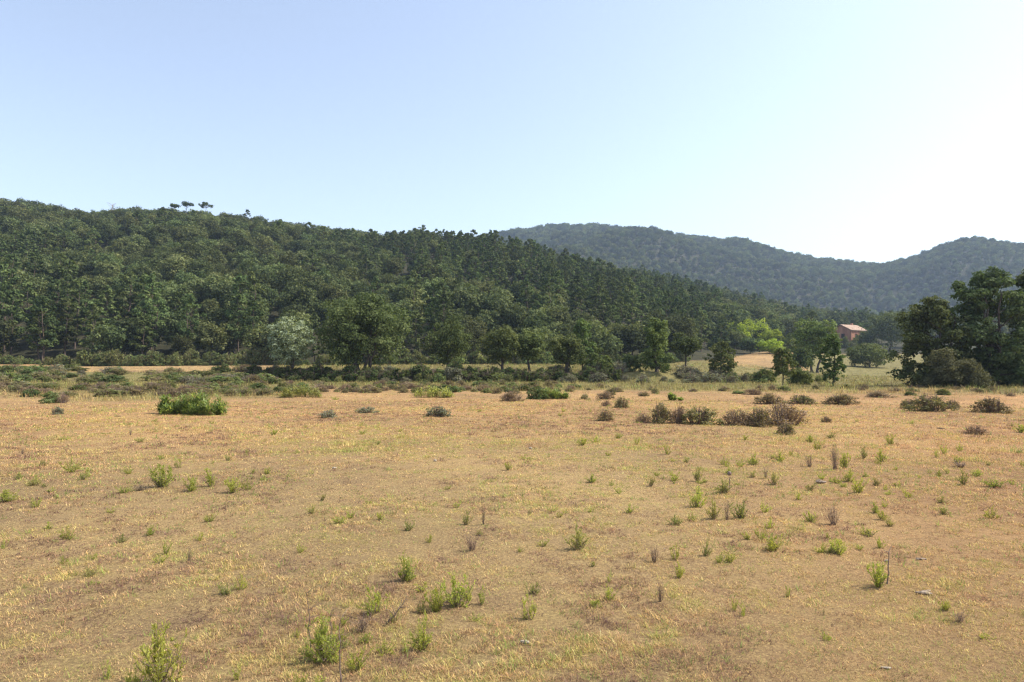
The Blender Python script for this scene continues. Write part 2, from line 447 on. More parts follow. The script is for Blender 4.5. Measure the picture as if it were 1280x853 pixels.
def ground_mat():
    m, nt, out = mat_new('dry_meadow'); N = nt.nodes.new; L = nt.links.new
    geo = N('ShaderNodeNewGeometry')

    def noise(scale, detail=4, rough=.6, zs=1):
        n = N('ShaderNodeTexNoise'); n.inputs['Scale'].default_value = scale; n.inputs['Detail'].default_value = detail; n.inputs['Roughness'].default_value = rough
        L(geo.outputs['Position'], n.inputs['Vector']); return n.outputs['Fac']

    def ramp(src, stops):
        r = N('ShaderNodeValToRGB'); el = r.color_ramp.elements
        while len(el) < len(stops): el.new(.5)
        for e, (p, c) in zip(el, stops): e.position = p; e.color = (*c, 1)
        L(src, r.inputs[0]); return r.outputs[0]

    def mix(f, a, b, mode='MIX'):
        x = N('ShaderNodeMix'); x.data_type = 'RGBA'; x.blend_type = mode
        if isinstance(f, float): x.inputs[0].default_value = f
        else: L(f, x.inputs[0])
        for s, v in ((6, a), (7, b)):
            if isinstance(v, tuple): x.inputs[s].default_value = (*v, 1)
            else: L(v, x.inputs[s])
        return x.outputs[2]

    def att(n):
        a = N('ShaderNodeAttribute'); a.attribute_name = n; return a.outputs['Fac']
    fine = ramp(noise(38, 7, .85), [(.36, (.07, .046, .034)), (.5, (.27, .19, .10)), (.62, (.52, .40, .18))])  # dark stop: brown soil and thatch, with shade between tufts painted in
    mid = ramp(noise(1.7, 5, .65), [(.32, (.25, .16, .095)), (.5, (.41, .275, .13)), (.68, (.42, .32, .12))])
    dry = mix(.3, fine, mid)
    redc = ramp(noise(9, 6, .7), [(.3, (.22, .12, .065)), (.7, (.47, .275, .13))])
    dry = mix(att('red'), dry, redc)
    big = ramp(noise(.16, 3, .5), [(.35, (.78, .76, .74)), (.65, (1.15, 1.1, 1.0))])
    dry = mix(1.0, dry, big, 'MULTIPLY')
    gr = ramp(noise(.9, 6, .7), [(.3, (.10, .085, .035)), (.5, (.175, .15, .058)), (.7, (.26, .21, .085))])
    c = mix(att('green'), dry, gr)
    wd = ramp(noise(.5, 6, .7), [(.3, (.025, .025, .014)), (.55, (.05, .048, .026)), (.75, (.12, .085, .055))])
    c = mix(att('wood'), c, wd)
    bs = N('ShaderNodeBsdfPrincipled'); bs.inputs['Roughness'].default_value = 1; bs.inputs['Specular IOR Level'].default_value = .1
    L(c, bs.inputs['Base Color'])
    bp = N('ShaderNodeBump'); bp.inputs['Strength'].default_value = .9; bp.inputs['Distance'].default_value = .03
    L(noise(35, 6, .8), bp.inputs['Height']); L(bp.outputs[0], bs.inputs['Normal'])
    L(bs.outputs[0], out.inputs[0])
    return m


M['ground'] = ground_mat()
build_ground()


# ------------------------------------------------------------------ grass (one mass nobody could count)
def grass_mat():
    m, nt, out = mat_new('grass_blades'); N = nt.nodes.new; L = nt.links.new
    at = N('ShaderNodeAttribute'); at.attribute_name = 'col'
    bs = N('ShaderNodeBsdfPrincipled'); bs.inputs['Roughness'].default_value = .7; bs.inputs['Specular IOR Level'].default_value = .2
    tr = N('ShaderNodeBsdfTranslucent'); ms = N('ShaderNodeMixShader'); ms.inputs[0].default_value = .35
    L(at.outputs['Color'], bs.inputs['Base Color']); L(at.outputs['Color'], tr.inputs['Color'])
    L(bs.outputs[0], ms.inputs[1]); L(tr.outputs[0], ms.inputs[2]); L(ms.outputs[0], out.inputs[0])
    return m


M['grass'] = grass_mat()


def pick(palette, t):
    P = np.array(palette); x = np.clip(t, 0, .9999) * (len(P) - 1); i = x.astype(int); f = (x - i)[:, None]
    return P[i] * (1 - f) + P[i + 1] * f


def grass(name, label, ntuft, nb, r0, r1, azr, hgt, seed, gap=.42, wid=.0026, spread=.045, flat=1.0, power=0.0, zone=None):
    rng = np.random.default_rng(seed)
    u = rng.random(ntuft)
    if power == 0: r = r0 * (r1 / r0) ** u
    else: r = (r0 ** power + (r1 ** power - r0 ** power) * u) ** (1 / power)
    az = np.radians(rng.uniform(-azr, azr, ntuft))
    X = r * np.sin(az); Y = r * np.cos(az)
    c = fbm(X, Y, .13, 2, 5) * .68 + fbm(X, Y, .9, 3, 6) * .32
    keep = rng.random(ntuft) < np.clip((c - gap) / .1, .12, 1)
    if zone is not None: keep &= zone(X, Y)
    X, Y, r, c = X[keep], Y[keep], r[keep], c[keep]; n = len(X)
    wood, green, red = ground_zones(X, Y)
    ok = wood < .5; X, Y, r, c, green, red = X[ok], Y[ok], r[ok], c[ok], green[ok], red[ok]; n = len(X)
    sc = np.clip(r / 8, .75, 1.8)                       # sparser tufts are bigger
    hh = hgt * (.55 + .9 * fbm(X, Y, .8, 2, 12)) * rng.uniform(.6, 1.4, n) * (1 + .5 * green)
    kind = .5 + (fbm(X, Y, .3, 3, 77) - .5) * .75 + rng.normal(0, .11, n) + (fbm(X, Y, 3.5, 3, 78) - .5) * .5
    straw = pick([(.17, .095, .075), (.40, .235, .135), (.60, .395, .18), (.65, .465, .185), (.54, .44, .135), (.37, .36, .09)], np.clip((kind - .26) / .48, 0, 1))
    rd = pick([(.21, .105, .065), (.46, .24, .115), (.64, .375, .165), (.58, .41, .145)], np.clip((kind - .15) / .7, 0, 1))
    gg = pick([(.16, .12, .06), (.22, .19, .065), (.28, .25, .08), (.40, .32, .12)], np.clip((kind - .15) / .7, 0, 1))
    a = red[:, None] * .75; col = straw * (1 - a) + rd * a
    a = green[:, None] * .85; col = col * (1 - a) + gg * a
    col = col * np.exp(rng.normal(0, .26, n))[:, None]
    spr = (rng.random(n) < .03 + .05 * (fbm(X, Y, 1.6, 2, 91) > .57)) & (r > 3.2)          # green sprigs coming up through the straw
    col[spr] = np.array([.25, .30, .07]) * rng.uniform(.8, 1.35, spr.sum())[:, None]; hh = np.where(spr, hh * rng.uniform(1.1, 2.0, n), hh)
    # blades
    k = np.repeat(np.arange(n), nb); N = len(k)
    ph = rng.uniform(0, 2 * PI, N); q = spread * sc[k] * np.sqrt(rng.random(N))
    bx = X[k] + np.cos(ph) * q; by = Y[k] + np.sin(ph) * q; bz = heights(X, Y)[k] - .012
    L = hh[k] * rng.uniform(.5, 1.3, N) * (np.clip(r[k] / 11, 1, 1.25) if hgt < .07 else 1); th = rng.uniform(0, 2 * PI, N)
    leanr = rng.uniform(.25, 1.5, N) * flat
    dx = np.cos(th) * np.sin(leanr); dy = np.sin(th) * np.sin(leanr); dz = np.cos(leanr)
    d = np.stack([dx, dy, np.maximum(dz, .12)], 1)
    w = wid * np.clip(r[k] / 5.5, .8, 40) * rng.uniform(.6, 1.4, N)
    sx = np.stack([-np.sin(th + rng.normal(0, .6, N)), np.cos(th), np.zeros(N)], 1) * w[:, None] * .5
    B = np.stack([bx, by, bz], 1)
    mid = B + d * (L * .55)[:, None] + [0, 0, .0]
    tip = B + d * L[:, None] * [1.15, 1.15, .82]
    V = np.stack([B - sx, B + sx, mid + sx * .8, mid - sx * .8, tip], 1).reshape(-1, 3)
    o = np.arange(N) * 5
    Q = np.stack([o, o + 1, o + 2, o + 3], 1); T3 = np.stack([o + 3, o + 2, o + 4], 1)
    cb = col[k] * rng.uniform(.75, 1.25, N)[:, None] * (1 + rng.normal(0, .05, (N, 3)))
    cb = np.clip(np.concatenate([cb, np.ones((N, 1))], 1), 0, 1)
    me = mk_mesh(name, V, [Q, T3], M['grass'], {'col': ('FACE', 'FLOAT_COLOR', np.concatenate([cb, cb]))})
    tag(link(name, me), label, 'grass', kind='stuff')


grass('dry_grass', 'short matted straw-coloured grass covering the near part of the field', 215000, 9, 2.3, 32, 43, .037, 3, gap=.34, wid=.0031, spread=.034)
grass('meadow_grass', 'thin dry grass standing over the middle and far part of the field', 76000, 6, 13, 170, 45, .055, 4, gap=.34, wid=.0020, spread=.07, flat=.7)
grass('tall_grass', 'knee-high olive and yellow grass in the scrub belt and along the bank', 17000, 7, 31, 105, 46, .19, 5, gap=.3, wid=.0022, spread=.16, flat=.45,
      zone=lambda X, Y: ground_zones(X, Y)[1] > .35)
#@@TREES
# ------------------------------------------------------------------ trees of the middle distance
def place_tree(kind, px, top, wpx, D, base_f, style, nleaf, leaf, lm, bm, label, cat='tree', group=None, seed=0, yref=None, **kw):
    x = float(side(px, yref or (top + 470) / 2)) * D; z = hz(x, D)
    H = float(zy(D, top)) - z; W = wpx * D / F
    ms = tree_meshes(seed, H, W * 1.08, H * base_f, style, nleaf, leaf, M[lm], M[bm], **kw)
    names = ('trunk', 'crown') if cat == 'tree' else ('stems', 'foliage')
    return tree_obj(kind, ms, (x, D, z), 0, 1, label, cat, group, names)


place_tree('willow_tree', 363, 393, 60, 62, .02, 'round', 13000, .16, 'olive', 'bark', 'rounded grey-green tree at the left end of the stream-bank row', seed=45, trunks=2)
place_tree('leafy_tree', 455, 364, 112, 64, .02, 'round', 26000, .19, 'broad', 'bark', 'largest dark leafy tree of the bank row with several trunks in shade', seed=47, trunks=5, nlimb=22)
place_tree('oak_tree', 560, 398, 66, 67, .06, 'round', 9000, .17, 'oak', 'bark', 'dark round oak between the largest bank tree and the oak pair', seed=13, tr=.16)
place_tree('grey_bush', 568, 453, 28, 59, .02, 'mound', 3500, .11, 'scrubgrey', 'bark', 'grey-green bush on the bank below the dark round oak', 'bush', seed=14, nlimb=8)
place_tree('oak_tree', 628, 408, 56, 64, .12, 'round', 8000, .17, 'oak', 'bark', 'left oak of the pair standing close together on the bank', seed=15, tr=.17)
place_tree('oak_tree', 661, 410, 46, 65, .14, 'round', 6500, .17, 'oak', 'bark', 'right oak of the pair standing close together on the bank', seed=16, tr=.15)
place_tree('oak_tree', 708, 414, 50, 63, .1, 'round', 7500, .16, 'oak', 'bark', 'dark oak with forked pale trunk left of the light green tree', seed=17, trunks=2, tr=.13)
place_tree('leafy_tree', 729, 403, 32, 69, .12, 'upright', 5000, .17, 'green', 'bark', 'slim light green tree right behind the dark forked oak', seed=18)
place_tree('leafy_bush', 748, 437, 42, 63, .02, 'mound', 4500, .14, 'green', 'bark', 'light green bush on the bank between the slim tree and the dark shrub', 'bush', seed=19, nlimb=8)
place_tree('oak_bush', 788, 441, 36, 64, .04, 'mound', 4500, .14, 'oak', 'bark', 'dark spreading shrub at the left foot of the upright tree', 'bush', seed=20, nlimb=8)
place_tree('leafy_tree', 820, 405, 48, 63, .08, 'upright', 8500, .17, 'green', 'bark', 'upright green tree with a pointed top in mid bank row', seed=21, tr=.16)
place_tree('oak_tree', 857, 418, 42, 72, .34, 'dome', 6000, .17, 'oak', 'bark', 'small oak on a thin bare trunk in the grass behind the bank', seed=22, tr=.13)
place_tree('leafy_tree', 902, 430, 42, 62, .12, 'airy', 5500, .15, 'oak', 'bark', 'bluish green layered tree at the right end of the bank row', seed=23)
place_tree('leafy_tree', 978, 438, 34, 53, .30, 'airy', 4200, .13, 'green', 'bark', 'small flat-layered tree on a bare trunk left of the pointed tree', seed=24)
place_tree('leafy_bush', 1001, 457, 32, 54, .02, 'mound', 3500, .12, 'green', 'bark', 'grey-green bush between the flat-layered tree and the pointed tree', 'bush', seed=25, nlimb=6)
place_tree('leafy_tree', 1018, 392, 58, 98, .10, 'round', 9000, .24, 'green', 'bark', 'tall broad green tree standing left of the red house', seed=26, trunks=2)
place_tree('oak_tree', 1000, 432, 34, 92, .05, 'round', 3500, .22, 'oak', 'bark', 'low dark tree under the broad green tree left of the house', seed=43)
place_tree('leafy_tree', 1040, 420, 34, 51, .13, 'airy', 5000, .14, 'green', 'bark', 'pointed tree on a dark trunk in front of the broad green tree', seed=27)
place_tree('oak_bush', 1087, 429, 54, 122, .0, 'round', 9000, .25, 'oak', 'bark', 'round dark bush alone in the meadow below the red house', 'bush', seed=28, nlimb=6)
place_tree('oak_tree', 1112, 387, 66, 205, .03, 'round', 9000, .45, 'oak', 'bark', 'large round dark tree just right of the red house', seed=29)
place_tree('leafy_tree', 1080, 402, 26, 250, .10, 'round', 2600, .45, 'green', 'bark', 'light green tree behind the roof of the red house', seed=30)
place_tree('oak_bush', 1084, 411, 26, 214, .05, 'round', 2500, .4, 'oak', 'bark', 'dark bushy tree touching the right corner of the red house', 'tree', seed=31)
place_tree('oak_tree', 1148, 398, 48, 215, .10, 'round', 5000, .45, 'oak', 'bark', 'dark tree between the large round tree and the right-hand grove', seed=32)
place_tree('leafy_tree', 1168, 378, 96, 50, .02, 'airy', 26000, .17, 'oak', 'bark', 'dark slanting tree forming the left side of the right-hand grove', seed=33, trunks=2, nlimb=24)
place_tree('hawthorn_bush', 1195, 435, 80, 47, .0, 'mound', 13000, .11, 'hawthorn', 'bark', 'large olive brown bush in front of the right-hand grove', 'bush', seed=34, nlimb=8)
place_tree('leafy_tree', 1237, 344, 112, 50, .12, 'airy', 34000, .18, 'broad', 'bark', 'tallest tree of the right-hand grove with three bare dark trunks', seed=35, trunks=3, nlimb=30, tr=.17)
place_tree('leafy_tree', 1292, 342, 96, 51, .08, 'airy', 26000, .18, 'oak', 'bark', 'tall tree cut by the right edge of the photo', seed=36, trunks=2, nlimb=24)
place_tree('oak_bush', 1243, 452, 66, 50, .0, 'mound', 7000, .13, 'oak', 'bark', 'dark thicket at the foot of the tallest grove tree', 'bush', seed=37, nlimb=6)
place_tree('leafy_bush', 1283, 447, 46, 52, .0, 'mound', 5000, .13, 'green', 'bark', 'green thicket at the right edge under the cut-off tree', 'bush', seed=38, nlimb=6)

lime = [(898, 422, 30, 150, 'green', 'green tree at the left end of the lime-green thicket'),
        (922, 404, 34, 166, 'lime', 'lime-green tree left in the bright thicket below the hill'),
        (945, 400, 44, 172, 'lime', 'brightest yellow-green tree at the top of the thicket below the hill'),
        (966, 411, 30, 164, 'lime', 'lime-green tree at the right end of the bright thicket'),
        (916, 412, 30, 156, 'oak', 'dark tree in front of the left lime-green tree'),
        (938, 421, 30, 150, 'oak', 'dark low tree in front of the brightest yellow-green tree'),
        (962, 424, 40, 148, 'lime', 'low lime-green tree above the orange slope'),
        (890, 402, 30, 176, 'green', 'green tree above and left of the bright thicket'),
        (984, 418, 34, 152, 'green', 'green tree between the bright thicket and the broad green tree')]
for i, (px, top, w, D, lm, lb) in enumerate(lime):
    place_tree('leafy_tree' if lm != 'oak' else 'oak_tree', px, top, w, D, .04, 'round', 3200, .34, lm, 'bark', lb, seed=60 + i, nlimb=5)

# ------------------------------------------------------------------ wooded hillside
hill_src = {'oak_tree': [], 'pine_tree': []}
rng = np.random.default_rng(99)
for i in range(6):
    hill_src['oak_tree'].append(tree_meshes(200 + i, 6.2, 5.9, .7, 'round', 3200, .30, M['oakwood'], M['bark'], nlimb=5, shell=.6))
for i in range(6):
    hill_src['pine_tree'].append(tree_meshes(300 + i, 9.0, 4.8, 3.0 - .25 * i, 'pine', 2700, .30, M['pine'], M['pinebark'], nlimb=10, tr=.13, shell=.5))


def scatter(Dmin, Dmax, spacing, pmin, pmax, seed, cond):
    rg = np.random.default_rng(seed)
    xs = np.arange(-Dmax * .95, Dmax * .95, spacing); ys = np.arange(Dmin, Dmax, spacing)
    X, Y = np.meshgrid(xs, ys); X = (X + rg.uniform(-.48, .48, X.shape) * spacing).ravel(); Y = (Y + rg.uniform(-.48, .48, Y.shape) * spacing).ravel()
    p = 640 + F * X / Y
    ok = (p > pmin) & (p < pmax); X, Y, p = X[ok], Y[ok], p[ok]
    ok = cond(X, Y, p); return X[ok], Y[ok], p[ok]


def in_wood(X, Y, p):
    Ds = [ip(t, p) for t in T_D]
    return (Y > Ds[3] + 1.5) & (Y < Ds[5] + 26) & ~((p > 870) & (p < 1000) & (Y < Ds[4] + 3)) & ~((p > 1030) & (Y < Ds[4] + 3))


X, Y, P = scatter(96, 470, 4.5, -110, 1390, 5, in_wood)
# pines: patches, the wood edge on the left and the upper middle of the slope
pn = fbm(X, Y, 38, 2, 55) + .25 * np.clip(1 - (Y - 100) / 45, 0, 1) * (P < 560) + .2 * np.exp(-((P - 660) / 130) ** 2) * (Y > 200) - .1 * (P < 450) * (Y > 170)
pn = pn - .22 * (P < 540) * (Y > ip(T_D[5], P) - 60)
is_pine = pn + rng.normal(0, .09, len(X)) > .60
Z = heights(X, Y)
gapn = fbm(X, Y, 14, 2, 66) + rng.normal(0, .04, len(X))
keep = gapn > .24
X, Y, Z, P, is_pine = X[keep], Y[keep], Z[keep], P[keep], is_pine[keep]

ZONES = [(150, 'at the far left'), (340, 'left of the grey-green willow'), (500, 'above the largest bank tree'), (600, 'above the dark round oak'),
         (690, 'above the oak pair'), (790, 'above the slim light green tree'), (880, 'above the upright bank tree'), (1010, 'above the lime-green thicket'), (1500, 'behind the red house')]


def zone_name(p, d):
    s = next(t for q, t in ZONES if p < q)
    row = 'at the hill foot' if d < 14 else 'on the lowest slope' if d < 32 else 'low on the hill' if d < 60 else 'higher on the hill'
    return s, row


rest = np.ones(len(X), bool)
protos = {}
for kind in ('oak_tree', 'pine_tree'):
    sel = np.where((is_pine == (kind == 'pine_tree')) & (P > -25) & (P < 1300) & (Z < 400))[0]
    sel = sel[np.argsort(Y[sel])][:262 if kind == 'oak_tree' else 285]
    protos[kind] = []
    for n, i in enumerate(sel):
        rest[i] = False
        s, row = zone_name(P[i], Y[i] - ip(T_D[3], P[i]))
        if kind == 'oak_tree':
            lb = 'rounded dark oak ' + row + ' ' + s; gp = 'oaks ' + row + ' ' + s; sc = rng.uniform(.62, 1.3)
        else:
            lb = 'tall pine with bare trunk ' + row + ' ' + s; gp = 'pines ' + row + ' ' + s; sc = rng.uniform(.7, 1.12) * (1.18 if P[i] < 360 and Y[i] < 125 else 1)
        loc = (X[i], Y[i], Z[i] - .1); rz = rng.uniform(0, 6.28); sc3 = (sc, sc, sc * rng.uniform(.88, 1.15))
        v = n % 6
        if n < 6:
            protos[kind].append(tree_obj(kind, hill_src[kind][v], loc, rz, sc3, lb, 'tree', gp))
        else:
            copy_tree(protos[kind][v], loc, rz, sc3, lb, gp)


def stuff_wood(name, label, pts, idx, scl, rot, srcs):
    me = bpy.data.meshes.new(name); me.vertices.add(len(pts)); me.vertices.foreach_set('co', np.ascontiguousarray(pts, np.float32).ravel())
    for k, typ, arr in (('idx', 'INT', idx), ('scl', 'FLOAT', scl), ('rot', 'FLOAT', rot)):
        a = me.attributes.new(k, typ, 'POINT'); a.data.foreach_set('value', np.ascontiguousarray(arr, np.int32 if typ == 'INT' else np.float32))
    o = link(name, me); tag(o, label, 'woodland', kind='stuff')
    ng = bpy.data.node_groups.new(name, 'GeometryNodeTree')
    ng.interface.new_socket('Geometry', in_out='INPUT', socket_type='NodeSocketGeometry'); ng.interface.new_socket('Geometry', in_out='OUTPUT', socket_type='NodeSocketGeometry')
    N = ng.nodes.new; L = ng.links.new
    gi = N('NodeGroupInput'); go = N('NodeGroupOutput'); jn = N('GeometryNodeJoinGeometry')
    for root in srcs:
        j2 = N('GeometryNodeJoinGeometry')
        for ch in root.children:
            oi = N('GeometryNodeObjectInfo'); oi.inputs['Object'].default_value = ch; oi.transform_space = 'ORIGINAL'; L(oi.outputs['Geometry'], j2.inputs[0])
        g2 = N('GeometryNodeGeometryToInstance'); L(j2.outputs[0], g2.inputs[0]); L(g2.outputs[0], jn.inputs[0])

    def att(n, t):
        a = N('GeometryNodeInputNamedAttribute'); a.data_type = t; a.inputs[0].default_value = n; return a.outputs[0]
    ip_ = N('GeometryNodeInstanceOnPoints'); L(gi.outputs[0], ip_.inputs['Points']); L(jn.outputs[0], ip_.inputs['Instance'])
    ip_.inputs['Pick Instance'].default_value = True; L(att('idx', 'INT'), ip_.inputs['Instance Index'])
    cx = N('ShaderNodeCombineXYZ'); L(att('rot', 'FLOAT'), cx.inputs[2]); L(cx.outputs[0], ip_.inputs['Rotation'])
    L(att('scl', 'FLOAT'), ip_.inputs['Scale']); L(ip_.outputs[0], go.inputs[0])
    md = o.modifiers.new('trees', 'NODES'); md.node_group = ng
    return o


allp = protos['oak_tree'] + protos['pine_tree']
# join order in the node is not guaranteed, so keep oaks and pines in separate groups
for nm, lb, mk, kd, s0, s1 in (('hillside_oak_wood', 'dense dark oak wood covering the upper part of the near hill', ~is_pine, 'oak_tree', .6, 1.3),
                               ('hillside_pine_wood', 'pine wood mixed through the upper part of the near hill', is_pine, 'pine_tree', .7, 1.15)):
    q = rest & mk & (np.abs(P - 232) > 0)
    n = q.sum(); pts = np.stack([X[q], Y[q], Z[q] - .2], 1)
    stuff_wood(nm, lb, pts, rng.integers(0, 6, n), rng.uniform(s0, s1, n), rng.uniform(0, 6.28, n), protos[kd])


def in_far(X, Y, p):
    Ds = [ip(t, p) for t in T_D]
    return (Y > Ds[5] + 24) & (Y < Ds[7] + 30)


X2, Y2, P2 = scatter(380, 1190, 6.6, 590, 1330, 6, in_far)
Z2 = heights(X2, Y2)
# only what the eye can reach over the near ridge
vis = (Z2 + 12 - EYE) / Y2 > (zy(ip(T_D[5], P2), ip(YR1, P2)) - EYE) / ip(T_D[5], P2)
X2, Y2, Z2 = X2[vis], Y2[vis], Z2[vis]; n = len(X2)
stuff_wood('far_hill_wood', 'hazy unbroken wood over the far rounded hills', np.stack([X2, Y2, Z2 - .6], 1), rng.integers(0, 6, n), rng.uniform(.7, 1.9, n) * np.clip(Y2 / 900, .7, 1.1), rng.uniform(0, 6.28, n), protos['oak_tree'])

# skyline pines and the bare snag
for i, (px, top, w, lb) in enumerate([(218, 254, 16, 'left small umbrella pine of the three on the near skyline'),
                                      (233, 251, 19, 'middle umbrella pine of the three on the near skyline'),
                                      (257, 252, 20, 'right umbrella pine of the three on the near skyline'),
                                      (529, 281, 14, 'pine standing highest on the skyline near the middle'),
                                      (4, 248, 22, 'dark pine on the skyline at the left edge')]):
    D = float(ip(T_D[5], px)) - 3; x = float(side(px, top)) * D; z = hz(x, D); H = float(zy(D, top)) - z
    ms = tree_meshes(500 + i, H, w * D / F, H * .5, 'umbrella' if i < 3 else 'pine', 1300, .36, M['pine'], M['pinebark'], nlimb=9, tr=.26 if i < 3 else .16, shell=.5)
    tree_obj('pine_tree', ms, (x, D, z - .1), 0, 1, lb, 'tree')
rg = np.random.default_rng(8); g = Geo(); D = 272.; px = 140
x = float(side(px, 258)) * D; z = hz(x, D); H = float(zy(D, 255)) - z
g.tube([(0, 0, -.3), (.1, 0, H * .5), (0, .1, H)], [.2, .14, .05], 6)
for k in range(16):
    a = np.array([.1, 0, H * rg.uniform(.55, .92)]); ph = rg.uniform(0, 6.28); l = rg.uniform(1, 2.4)
    branch(g, rg, a, a + [math.cos(ph) * l, math.sin(ph) * l, l * .8], .07, .03, sides=4)
t = link('dead_tree', None, None, (x, D, z)); tag(t, 'bare grey dead tree sticking out of the left skyline', 'tree'); link('trunk', g.mesh('trunk', M['greybark']), t)

# shrubs along the foot of the wood
bush_src = {}
for kd, lm, lf, n in (('scrub_bush', 'scrubgreen', .13, 1500), ('heath_shrub', 'scrubolive', .08, 2000), ('dry_shrub', 'scrubdry', .065, 2300), ('grey_shrub', 'scrubgrey', .10, 1500), ('dark_shrub', 'oak', .12, 2200)):
    bush_src[kd] = []
    for i in range(3):
        rg = np.random.default_rng(700 + i); cl = make_clumps(rg, 1.0, 1.7, 0, 'mound')
        g = Geo(); leaf_cloud(g, rg, cl, n, lf, outward=.5, shell=.45, asp=(.3, .8)); fo = g.mesh('foliage', M[lm])
        g = Geo()
        for k in range(80):
            ph = rg.uniform(0, 6.28); q = rg.uniform(.1, .9) * .85; hh = rg.uniform(.6, 1.12) * math.sqrt(max(.1, 1 - (q / .95) ** 2))
            a = np.array([math.cos(ph) * q * .5, math.sin(ph) * q * .5, -.05]); b = np.array([math.cos(ph) * q, math.sin(ph) * q, hh])
            branch(g, rg, a, b, .016, .006, n=4, sides=3)
        bush_src[kd].append((g.mesh('stems', M['deadstem'] if kd != 'scrub_bush' else M['weedstem']), fo))
bush_proto = {}


def bush(kind, x, y, w, h, label, group=None, v=None):
    v = random.randrange(3) if v is None else v
    z = hz(x, y) - .03; sc = (w / 1.8, w / 1.8 * random.uniform(.8, 1.1), h); rz = random.uniform(0, 6.28)
    if (kind, v) not in bush_proto:
        bush_proto[(kind, v)] = tree_obj(kind, bush_src[kind][v], (x, y, z), rz, sc, label, 'bush', group, ('stems', 'foliage')); return bush_proto[(kind, v)]
    o = copy_tree(bush_proto[(kind, v)], (x, y, z), rz, sc, label)
    if 'group' in o.keys() and not group: del o['group']
    if group: o['group'] = group
    return o


#@@BUSH
def px_of(x, y): return 640 + F * x / y


random.seed(21)
WHERE = [(110, 'at the far left'), (330, 'below the orange strip'), (420, 'below the grey-green willow'), (540, 'below the largest bank tree'), (680, 'below the oak pair'),
         (860, 'below the upright bank tree'), (1000, 'below the bright thicket'), (1120, 'below the red house'), (1500, 'before the right-hand grove')]


def where(p): return next(t for q, t in WHERE if p < q)


# wood foot
for i in range(92):
    p = -20 + i * 9.6 + random.uniform(-4, 4); D = float(ip(T_D[3], p)) + random.uniform(-1.5, 2.5); x = (p - 640) / F * D
    s, _ = zone_name(p, 0); h = random.uniform(.5, 2.6)
    bush('scrub_bush', x, D, h * random.uniform(1.3, 2), h, 'low green bush at the foot of the wood ' + s, 'bushes at the foot of the wood ' + s)
# scrub belt on the left
for i in range(300):
    p = random.uniform(-30, 345); D = random.uniform(34, 73)
    if p > 100 and D > 65: continue
    x = (p - 640) / F * D; u = (D - 34) / 39
    if u > .28 and u < .45 and random.random() < .75: continue
    if u < .28: kd = random.choice(['heath_shrub', 'heath_shrub', 'dry_shrub', 'scrub_bush'])
    else: kd = random.choice(['scrub_bush', 'scrub_bush', 'grey_shrub', 'heath_shrub'])
    h = random.uniform(.28, .5) if u < .45 else random.uniform(.4, .85); w = h * random.uniform(2.4, 4.2)
    look = {'scrub_bush': 'green', 'heath_shrub': 'olive', 'dry_shrub': 'brown', 'grey_shrub': 'grey-green'}[kd]
    row = 'front' if u < .45 else 'back'
    bush(kd, x, D, w, h, f'low {look} shrub in the {row} of the left scrub belt {where(p)}', f'{look} shrubs in the {row} of the left scrub belt {where(p)}')
# belt along the far field edge
for i in range(120):
    p = random.uniform(345, 700); D = random.uniform(38, 47.5) if random.random() < .75 else random.uniform(47, 54)
    x = (p - 640) / F * D; kd = random.choice(['heath_shrub', 'dry_shrub', 'scrub_bush', 'heath_shrub']); h = random.uniform(.22, .5); w = h * random.uniform(2, 3.6)
    look = {'scrub_bush': 'green', 'heath_shrub': 'olive', 'dry_shrub': 'brown'}[kd]
    bush(kd, x, D, w, h, f'low {look} shrub in the belt along the far field edge {where(p)}', f'{look} shrubs along the far field edge {where(p)}')
for i in range(46):
    p = random.uniform(700, 1300); D = random.uniform(35, 48); x = (p - 640) / F * D
    kd = random.choice(['heath_shrub', 'heath_shrub', 'dry_shrub', 'scrub_bush']); h = random.uniform(.15, .38); w = h * random.uniform(2, 4)
    look = {'scrub_bush': 'green', 'heath_shrub': 'olive', 'dry_shrub': 'brown'}[kd]
    bush(kd, x, D, w, h, f'small {look} shrub scattered at the far field edge {where(p)}', f'small {look} shrubs scattered at the far field edge {where(p)}')
# undergrowth on the steep bank; its dark leaves are added to deepen the tree shade
for i in range(84):
    p = 318 + i * 5.4 + random.uniform(-3, 3); D = random.uniform(60.4, 61.9); x = (p - 640) / F * D
    if 478 < p < 515 and i % 2: continue
    h = random.uniform(.75, 1.25)
    bush('dark_shrub', x, D, h * random.uniform(1.5, 2.4), h, f'dark shaded undergrowth on the steep bank {where(p).replace("below", "under")}', f'dark undergrowth on the steep bank {where(p).replace("below", "under")}')
# brush on the stream bank
for a, b, n, kd, hh in ((468, 525, 9, 'grey_shrub', .6), (690, 720, 4, 'grey_shrub', .7), (742, 785, 9, 'grey_shrub', .9), (800, 850, 6, 'grey_shrub', .6), (845, 930, 22, 'grey_shrub', .9),
                        (905, 965, 10, 'scrub_bush', 1.1), (600, 690, 8, 'scrub_bush', .8), (320, 470, 16, 'scrub_bush', .5), (520, 600, 8, 'scrub_bush', .9), (985, 1030, 5, 'scrub_bush', .9)):
    for i in range(n):
        p = random.uniform(a, b); D = random.uniform(58, 63.5); x = (p - 640) / F * D; h = hh * random.uniform(.5, 1.3)
        look = 'grey' if kd == 'grey_shrub' else 'green'
        bush(kd, x, D, h * random.uniform(1.4, 2.6), h, f'{look} brush on the stream bank {where(p).replace("below", "near")}', f'{look} brush on the stream bank {where(p)}')

